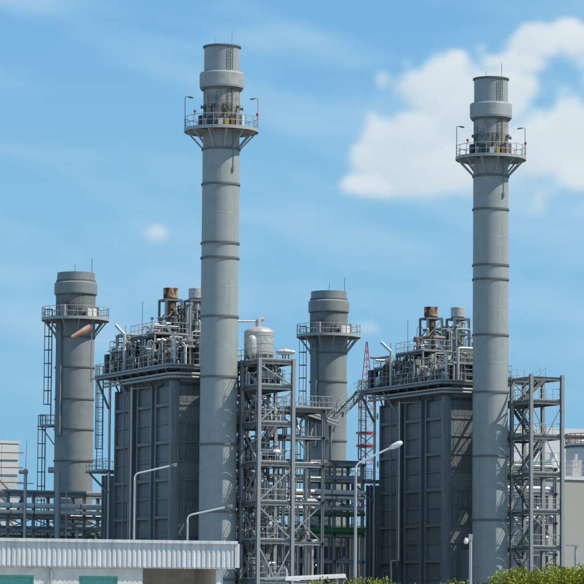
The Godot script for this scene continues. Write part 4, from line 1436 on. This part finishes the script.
func surroundings() -> void:
	# rack left of the first boiler
	var ra := pipe_frame("pipe_rack", "long low pipe rack with two bright pipes below the windsock stack", Vector3(-27.8, 0, -329.0), TURN, 21.0, 3.0, [7.5, 9.6, 11.2, 12.5, 14.6], 8, 8, 60, "pipe racks of the plant")
	rack_pipes(ra, 21.0, [[13.42, 1.85, 0.26, M.white], [12.80, 1.85, 0.2, M.white], [12.78, 0.6, 0.16, M.clad], [14.85, 0.9, 0.12, M.steel], [10.5, 1.2, 0.12, M.green]])
	var rb := pipe_frame("pipe_rack", "long pipe rack with silver and green pipes between the two boilers", Vector3(2.2, 0, -338.0), TURN, 9.4, 3.4, [8.6, 11.2, 13.3, 15.0, 16.6, 18.2], 3, 9, 60, "pipe racks of the plant")
	rack_pipes(rb, 9.4, [[15.3, 2.0, 0.24, M.white], [14.75, 2.05, 0.16, M.white], [13.65, 2.0, 0.2, M.clad], [13.1, 2.05, 0.10, M.green], [11.5, 2.0, 0.3, M.green], [13.9, 1.2, 0.15, M.white], [16.9, 1.2, 0.1, M.steel]])
	# swan-neck duct and posts among the left rack
	var sw := thing("swan_neck_pipe", "thick grey pipe that bends over at the top beside the far stack", "pipe", Vector3(-22.3, 0, -326.5))
	var s1 := MB.new()
	s1.pipe([Vector3.ZERO, Vector3(0, 16.8, 0), Vector3(-0.95, 16.8, -0.1)], 0.29, 14, 0.7)
	part(sw, "pipe", s1, M.steel)
	var s2 := MB.new()
	s2.lathe([Vector2(0.36, 0.0), Vector2(0.36, 0.1), Vector2(0.29, 0.12)], 14, Vector3(0, 10.0, 0))
	part(sw, "flange", s2, M.galv)
	for q in [[-26.05, 16.9, 0.17, "pale post with crossed antenna bars by the white clad building"], [-22.0, 14.9, 0.06, "thin pale pipe post standing at the low pipe rack"], [-20.9, 11.0, 0.12, "short stubby pale post in front of the low pipe rack"]]:
		var po := thing("pipe_post", q[3], "post", Vector3(q[0] * 0.978, 0, -327.0), 0.0, "posts at the low pipe rack")
		var mb := MB.new()
		mb.tube(Vector3.ZERO, Vector3(0, q[1], 0), q[2], 10)
		part(po, "shaft", mb, M.galv)
		var cp := MB.new()
		if q[1] > 16.0:
			cp.tube(Vector3(-0.6, q[1] - 0.3, 0.2), Vector3(0.25, q[1] - 0.3, 0.2), 0.2, 10)
			cp.tube(Vector3(0.0, q[1], 0), Vector3(0.1, q[1] + 2.7, 0), 0.03, 5)
			cp.tube(Vector3(-0.8, q[1] - 1.4, 0.1), Vector3(0.8, q[1] - 1.4, 0.1), 0.05, 6)
		else:
			cp.lathe([Vector2(q[2] * 1.3, -0.1), Vector2(q[2] * 1.3, 0.0), Vector2(0.0, 0.05)], 10, Vector3(0, q[1], 0))
		part(po, "fitting", cp, M.steel)
	# hall whose shaded wall closes the view under the racks
	for q in [[-32.0, -352.0, 30.0, 12.0, "low dark blue hall behind the pipe rack under the windsock stack"], [5.0, -349.0, 9.0, 12.2, "low dark hall behind the green pipes between the boilers"]]:
		var h := thing("plant_hall", q[4], "building", Vector3(q[0], 0, q[1]), TURN, "dark halls behind the racks")
		var wl := MB.new()
		wl.box(Vector3(0, q[3] * 0.5, -4), Vector3(q[2], q[3], 8))
		part(h, "wall", wl, M.hall)
		var rf := MB.new()
		rf.box(Vector3(0, q[3] + 0.1, -4), Vector3(q[2] + 0.4, 0.2, 8.4))
		part(h, "roof", rf, M.steel_dark)
		for k in int(q[2] / 1.5):
			var mb := MB.new()
			mb.box(Vector3(-q[2] * 0.5 + 0.8 + k * 1.5, q[3] * 0.5, 0.03), Vector3(0.12, q[3] - 0.1, 0.06))
			part(h, "cladding_rib", mb, M.casing_steel)
	# white clad building at the left with an outside stair
	var wb := thing("clad_building", "white panelled building crossed by dark pipe rails, beyond the low pipe rack", "building", Vector3(-33.0, 0, -366.0), TURN)
	var w1 := MB.new()
	w1.box(Vector3(0, 10.75, -3), Vector3(7.9, 21.5, 6))
	part(wb, "wall", w1, M.steel)
	for i in 12:
		for j in 4:
			var mb := MB.new()
			mb.box(Vector3(-2.95 + j * 1.97, 0.9 + i * 1.79, 0.04), Vector3(1.93, 1.74, 0.08))
			part(wb, "wall_panel", mb, M.white if (i + j) % 3 else M.off_white)
	var wr := MB.new()
	wr.box(Vector3(0, 21.65, -3), Vector3(8.2, 0.3, 6.3))
	part(wb, "roof", wr, M.white)
	for i in 5:
		var mb := MB.new()
		mb.bar(Vector3(-3.9, 14.0 + i * 1.6, 0.5), Vector3(4.3, 14.1 + i * 1.6, 0.5), 0.08, 0.12)
		if i % 2:
			mb.bar(Vector3(0.2, 14.0 + i * 1.6, 0.5), Vector3(3.4, 11.0 + i * 1.6, 0.5), 0.1, 0.16)
		part(wb, "pipe_rail", mb, M.steel_dark)
	var wd := MB.new()
	wd.tube(Vector3(0.6, 21.7, -0.5), Vector3(0.6, 27.0, -0.5), 0.04, 5)
	part(wb, "roof_mast", wd, M.steel_dark)
	# long white building behind the second stair tower
	var lb := thing("long_building", "long white panelled building with pale parapet behind the second stair tower", "building", Vector3(38.2, 0, -424.0), TURN)
	var l1 := MB.new()
	l1.box(Vector3(0, 13.1, -6), Vector3(24.0, 26.2, 12))
	part(lb, "wall", l1, M.steel)
	for i in 14:
		for j in 6:
			var mb := MB.new()
			mb.box(Vector3(-10.0 + j * 4.0, 0.92 + i * 1.83, 0.04), Vector3(3.95, 1.79, 0.08))
			part(lb, "wall_panel", mb, M.off_white if (i * 5 + j * 3) % 4 else M.white)
	var lp := MB.new()
	lp.box(Vector3(0, 26.5, -6), Vector3(24.6, 0.8, 12.6))
	part(lb, "parapet", lp, M.white)
	for j in 7:
		var mb := MB.new()
		mb.bar(Vector3(-12.0 + j * 4.0, 0, 0.12), Vector3(-12.0 + j * 4.0, 26.0, 0.12), 0.14, 0.1)
		part(lb, "downpipe", mb, M.rail)
	# storage tank and the nearer blank building at the right
	var tk := thing("storage_tank", "pale round storage tank with brown roof rail behind the blank grey wall", "tank", Vector3(35.9, 0, -404.0))
	var t1 := MB.new()
	t1.lathe([Vector2(3.2, 0), Vector2(3.2, 24.0), Vector2(0.0, 24.8)], 48)
	part(tk, "shell", t1, M.white)
	for k in 9:
		var mb := MB.new()
		var y := 2.4 + k * 2.4
		mb.lathe([Vector2(3.2, y - 0.04), Vector2(3.225, y - 0.04), Vector2(3.225, y + 0.04), Vector2(3.2, y + 0.04)], 48)
		part(tk, "hoop_band", mb, M.rail)
	var t2 := MB.new()
	for h in [0.1, 0.6, 1.1]:
		t2.ring(Vector3(0, 24.0 + h, 0), 3.25, 0.05, 40)
	for k in 24:
		var a := TAU * k / 24.0
		t2.tube(Vector3(cos(a) * 3.25, 23.9, sin(a) * 3.25), Vector3(cos(a) * 3.25, 25.1, sin(a) * 3.25), 0.04, 4)
	part(tk, "railing", t2, M.brown)
	var t3 := MB.new()
	t3.lathe([Vector2(3.2, 23.5), Vector2(3.45, 23.5), Vector2(3.45, 23.7), Vector2(3.2, 23.7)], 40)
	part(tk, "rim_walk", t3, M.brown)
	var bb := thing("blank_building", "plain beige grey building with white roof trim and roof railing", "building", Vector3(35.2, 0, -374.0), TURN)
	var b1 := MB.new()
	b1.box(Vector3(0, 9.15, -8), Vector3(17.0, 18.3, 16))
	part(bb, "wall", b1, M.beige_wall)
	var b2 := MB.new()
	b2.box(Vector3(0, 18.45, -8), Vector3(17.3, 0.32, 16.3))
	part(bb, "roof_trim", b2, M.white)
	var b3 := MB.new()
	b3.rails([Vector3(-8.4, 18.6, -0.2), Vector3(8.4, 18.6, -0.2)], 1.2, 1.2, 0.03)
	part(bb, "railing", b3, M.rail)
	for k in 3:
		var mb := MB.new()
		mb.box(Vector3(-5.5 + k * 2.6, 19.6, -3.0), Vector3(1.2, 2.0, 1.4))
		mb.tube(Vector3(-5.5 + k * 2.6, 20.5, -3.0), Vector3(-5.5 + k * 2.6, 21.3, -3.0), 0.4, 10)
		part(bb, "roof_unit", mb, [M.white, M.clad, M.white][k])
	# low rack of pipes seen through the second stair tower
	var rc := pipe_frame("pipe_rack", "pipe rack with green pump casings behind the second stair tower", Vector3(23.3, 0, -352.0), TURN, 7.0, 4.0, [6.5, 9.8, 13.0, 16.0, 18.6], 2, 14, 40, "pipe racks of the plant")
	rack_pipes(rc, 7.0, [[16.4, 1.6, 0.3, M.silver], [13.4, 1.4, 0.3, M.clad], [18.9, 1.2, 0.3, M.green], [10.3, 1.5, 0.35, M.green]])
	lattice_mast()

func lattice_mast() -> void:
	var o := thing("lattice_mast", "tall thin red and white lattice mast with red ring platforms", "mast", Vector3(11.1, 0, -500.0))
	var w := 1.15
	var y := 0.0
	var k := 0
	while y < 37.9:
		var h := 3.8
		var mb := MB.new()
		var e := w * (1.0 if y < 34.0 else 0.6)
		for c in [Vector3(-1, 0, -1), Vector3(1, 0, -1), Vector3(1, 0, 1), Vector3(-1, 0, 1)]:
			mb.bar(c * w + Vector3.UP * y, c * e + Vector3.UP * (y + h), 0.11, 0.11)
		for s in 2:
			var ya := y + s * h * 0.5
			var yb := ya + h * 0.5
			for z in [-w, w]:
				mb.bar(Vector3(-w, ya, z), Vector3(w, yb, z), 0.065, 0.065)
				mb.bar(Vector3(w, ya, z), Vector3(-w, yb, z), 0.065, 0.065)
				mb.bar(Vector3(-w, ya, z), Vector3(w, ya, z), 0.065, 0.065)
				mb.bar(Vector3(z, ya, -w), Vector3(z, yb, w), 0.09, 0.09)
		part(o, "lattice_section", mb, M.red if k % 2 == 1 else M.white)
		y += h
		k += 1
	for q in [30.5, 28.6]:
		var mb := MB.new()
		mb.lathe([Vector2(0.9, q), Vector2(1.5, q), Vector2(1.5, q + 0.28), Vector2(0.9, q + 0.28)], 20)
		part(o, "ring_platform", mb, M.red)
	var tp := MB.new()
	for c in [Vector3(-0.69, 0, -0.69), Vector3(0.69, 0, -0.69), Vector3(0.0, 0, 0.8)]:
		tp.bar(c + Vector3.UP * 38.0, c * 0.12 + Vector3.UP * 44.1, 0.1, 0.1)
	for k2 in 5:
		var f := 1.0 - k2 * 0.18
		var yy := 38.0 + k2 * 1.1
		tp.bar(Vector3(-0.69 * f, yy, -0.69 * f), Vector3(0.69 * f, yy + 0.5, -0.69 * f), 0.06, 0.06)
		tp.bar(Vector3(0.69 * f, yy, -0.69 * f), Vector3(0.0, yy + 0.5, 0.8 * f), 0.06, 0.06)
		tp.bar(Vector3(0.0, yy, 0.8 * f), Vector3(-0.69 * f, yy + 0.5, -0.69 * f), 0.06, 0.06)
	part(o, "top_section", tp, M.red)
	for q in [[-1.9, 35.5], [-2.3, 25.0], [1.7, 26.0], [-1.7, 22.0], [1.6, 33.0]]:
		var mb := MB.new()
		mb.bar(Vector3(0, q[1], 0.9), Vector3(q[0], q[1], 1.2), 0.08, 0.08)
		mb.box(Vector3(q[0], q[1], 1.2), Vector3(0.25, 0.9, 0.3))
		part(o, "antenna", mb, M.steel_dark)

func foreground() -> void:
	street_lamp("street lamp whose long bare arm crosses the ribbed boiler casing", Vector3(-8.25, 0, -180), 9.85, Vector3(1.95, 10.3, 0.2), false)
	street_lamp("street lamp whose arm ends before the foot of the tall stack", Vector3(-5.12, 0, -170), 7.35, Vector3(1.95, 7.78, 0.2), false)
	street_lamp("tall street lamp with a fat white head beside the red lattice mast", Vector3(2.88, 0, -150), 9.0, Vector3(1.55, 9.75, 0.1), true)
	# security camera post
	var cc := thing("camera_post", "slim grey post with a small white camera before the second stack", "post", Vector3(6.36, 0, -120))
	var c1 := MB.new()
	c1.tube(Vector3.ZERO, Vector3(0, 4.9, 0), 0.055, 8)
	part(cc, "pole", c1, M.galv)
	var c2 := MB.new()
	c2.lathe([Vector2(0.0, -0.11), Vector2(0.07, -0.07), Vector2(0.085, 0.0), Vector2(0.06, 0.06), Vector2(0.0, 0.07)], 14, Vector3(-0.16, 4.86, 0.05), true)
	c2.bar(Vector3(0, 4.92, 0), Vector3(-0.2, 4.96, 0.05), 0.07, 0.06)
	part(cc, "camera_dome", c2, M.white)
	var c3 := MB.new()
	c3.box(Vector3(0.0, 5.0, 0.0), Vector3(0.14, 0.22, 0.14))
	part(cc, "junction_box", c3, M.galv)
	# small lamp post among the bushes
	var sl := thing("garden_lamp", "short pale lamp post with a flat crossbar among the bushes", "lamp", Vector3(6.29, 0, -75))
	var s1 := MB.new()
	s1.tube(Vector3.ZERO, Vector3(0, 3.58, 0), 0.035, 8)
	part(sl, "pole", s1, M.galv)
	var s2 := MB.new()
	s2.box(Vector3(-0.08, 3.6, 0), Vector3(0.28, 0.035, 0.10))
	part(sl, "lamp_head", s2, M.galv)
	# canopy roof
	var ca := thing("canopy", "slim white canopy roof tilting up to one side, in front of the tank tower", "canopy", Vector3(0.6, 0, -140), 0.3)
	var k1 := MB.new()
	k1.bar(Vector3(-1.25, 3.80, 0), Vector3(1.28, 3.95, 0), 3.0, 0.10)
	part(ca, "roof_slab", k1, M.white)
	var k2 := MB.new()
	k2.bar(Vector3(-1.28, 3.74, 1.52), Vector3(1.3, 3.89, 1.52), 0.05, 0.12)
	part(ca, "gutter", k2, M.white)
	for x in [0.15, 1.1]:
		var mb := MB.new()
		mb.tube(Vector3(x, 0, 0.9), Vector3(x, 3.8, 0.9), 0.06, 8)
		mb.bar(Vector3(x, 3.3, 0.9), Vector3(x + 0.3, 3.82, 1.3), 0.06, 0.06)
		part(ca, "post", mb, M.steel)
	for x in [-0.9, 0.5]:
		var mb := MB.new()
		mb.tube(Vector3(x, 0, -0.9), Vector3(x, 3.72, -0.9), 0.06, 8)
		part(ca, "post", mb, M.steel)
	guard_house()
	# hedge: a low row, then taller bushes to the right
	rng.seed = 5
	var row := []
	for k in 11:
		row.append([0.75 + k * 0.42, 2.74 + 0.13 * sin(k * 2.3), -70.0 + 0.3 * cos(k * 1.7), 0.34])
	for q in [[4.75, 3.05], [5.15, 3.12], [5.5, 3.0], [5.85, 3.12], [6.3, 3.1], [6.8, 3.15], [7.3, 3.05]]:
		row.append([q[0], q[1], -69.6, 0.45])
	for k in row.size():
		var q: Array = row[k]
		bush("low clipped bush in the row before the second boiler" if q[3] < 0.4 else "taller yellow green bush in the clump below the second stair tower", Vector3(q[0], 0, q[2]), Vector3(q[3] * 1.25, q[1] - 0.12, q[3] * 1.2), 100 + k)

func guard_house() -> void:
	var z := -100.0
	var o := thing("low_building", "low cream building with a corrugated pale fascia and teal windows", "building", Vector3(-7.86, 0, z + 1.33), deg_to_rad(12.0))
	# fascia of corrugated sheet: trapezoid ribs
	var f := MB.new()
	var x := -7.0
	while x < 6.38:
		var p := 0.147
		var pts := [Vector2(0.0, 0.0), Vector2(0.045, 0.0), Vector2(0.065, 0.022), Vector2(0.125, 0.022), Vector2(p, 0.0)]
		for i in 4:
			var a: Vector2 = pts[i]
			var b: Vector2 = pts[i + 1]
			var nn := Vector3(-(b.y - a.y), 0, b.x - a.x)
			f.quad(Vector3(x + a.x, 3.5, a.y), Vector3(x + b.x, 3.5, b.y), Vector3(x + b.x, 4.2, b.y), Vector3(x + a.x, 4.2, a.y), nn)
		x += p
	part(o, "corrugated_fascia", f, M.fascia)
	var gt := MB.new()
	gt.span(Vector3(-7.1, 4.19, -0.1), Vector3(6.46, 4.28, 0.09))
	part(o, "gutter", gt, M.fascia)
	var ed := MB.new()
	ed.span(Vector3(-7.0, 3.46, -0.10), Vector3(6.4, 3.52, -0.004))
	part(o, "soffit_trim", ed, M.wall)
	var se := MB.new()
	se.span(Vector3(6.386, 3.5, -7.0), Vector3(6.42, 4.185, 0.05))
	part(o, "side_fascia", se, M.fascia)
	var rf := MB.new()
	rf.quad(Vector3(-7.1, 4.2, -0.05), Vector3(6.42, 4.2, -0.05), Vector3(6.42, 4.1, -7.0), Vector3(-7.1, 4.1, -7.0), Vector3.UP)
	part(o, "roof", rf, M.fascia)
	var so := MB.new()
	so.span(Vector3(-7.0, 3.62, -7.0), Vector3(6.38, 3.66, -0.12))
	part(o, "soffit", so, M.wall)
	# walls set back under the eave, with window openings cut by building round them
	var zw := -0.13
	var walls := [[-7.0, 3.68], [5.88, 6.08]]
	var wins := [[-1.1, 0.48], [1.8, 2.94]]
	var wl := MB.new()
	wl.span(Vector3(-7.0, 0, zw - 0.2), Vector3(-1.1, 3.62, zw))
	wl.span(Vector3(0.48, 0, zw - 0.2), Vector3(1.8, 3.62, zw))
	wl.span(Vector3(2.94, 0, zw - 0.2), Vector3(3.68, 3.62, zw))
	for w in wins:
		wl.span(Vector3(w[0], 3.22, zw - 0.2), Vector3(w[1], 3.62, zw))
		wl.span(Vector3(w[0], 0, zw - 0.2), Vector3(w[1], 1.0, zw))
	part(o, "wall", wl, M.wall)
	var cw := MB.new()
	cw.span(Vector3(5.86, 0, zw - 0.2), Vector3(6.06, 3.62, zw))
	part(o, "column", cw, M.white)
	var bw := MB.new()
	bw.span(Vector3(3.68, 0, -4.2), Vector3(6.06, 3.62, -4.0))
	bw.span(Vector3(3.5, 0, -4.0), Vector3(3.68, 3.62, zw - 0.2))
	bw.span(Vector3(5.94, 0, -4.0), Vector3(6.06, 3.62, zw - 0.2))
	part(o, "porch_wall", bw, M.wall)
	for w in wins:
		var fr := MB.new()
		fr.span(Vector3(w[0], 3.16, zw - 0.12), Vector3(w[1], 3.22, zw - 0.02))
		fr.span(Vector3(w[0], 1.0, zw - 0.12), Vector3(w[1], 1.06, zw - 0.02))
		fr.span(Vector3(w[0], 1.06, zw - 0.12), Vector3(w[0] + 0.05, 3.16, zw - 0.02))
		fr.span(Vector3(w[1] - 0.05, 1.06, zw - 0.12), Vector3(w[1], 3.16, zw - 0.02))
		var win := part(o, "window", fr, M.teal)
		var pn := MB.new()
		pn.span(Vector3(w[0] + 0.05, 1.06, zw - 0.09), Vector3(w[1] - 0.05, 3.16, zw - 0.06))
		part(win, "pane", pn, M.teal)
	var dp := MB.new()
	dp.tube(Vector3(0.97, 0, zw + 0.06), Vector3(0.97, 3.6, zw + 0.06), 0.035, 8)
	part(o, "downpipe", dp, M.galv)
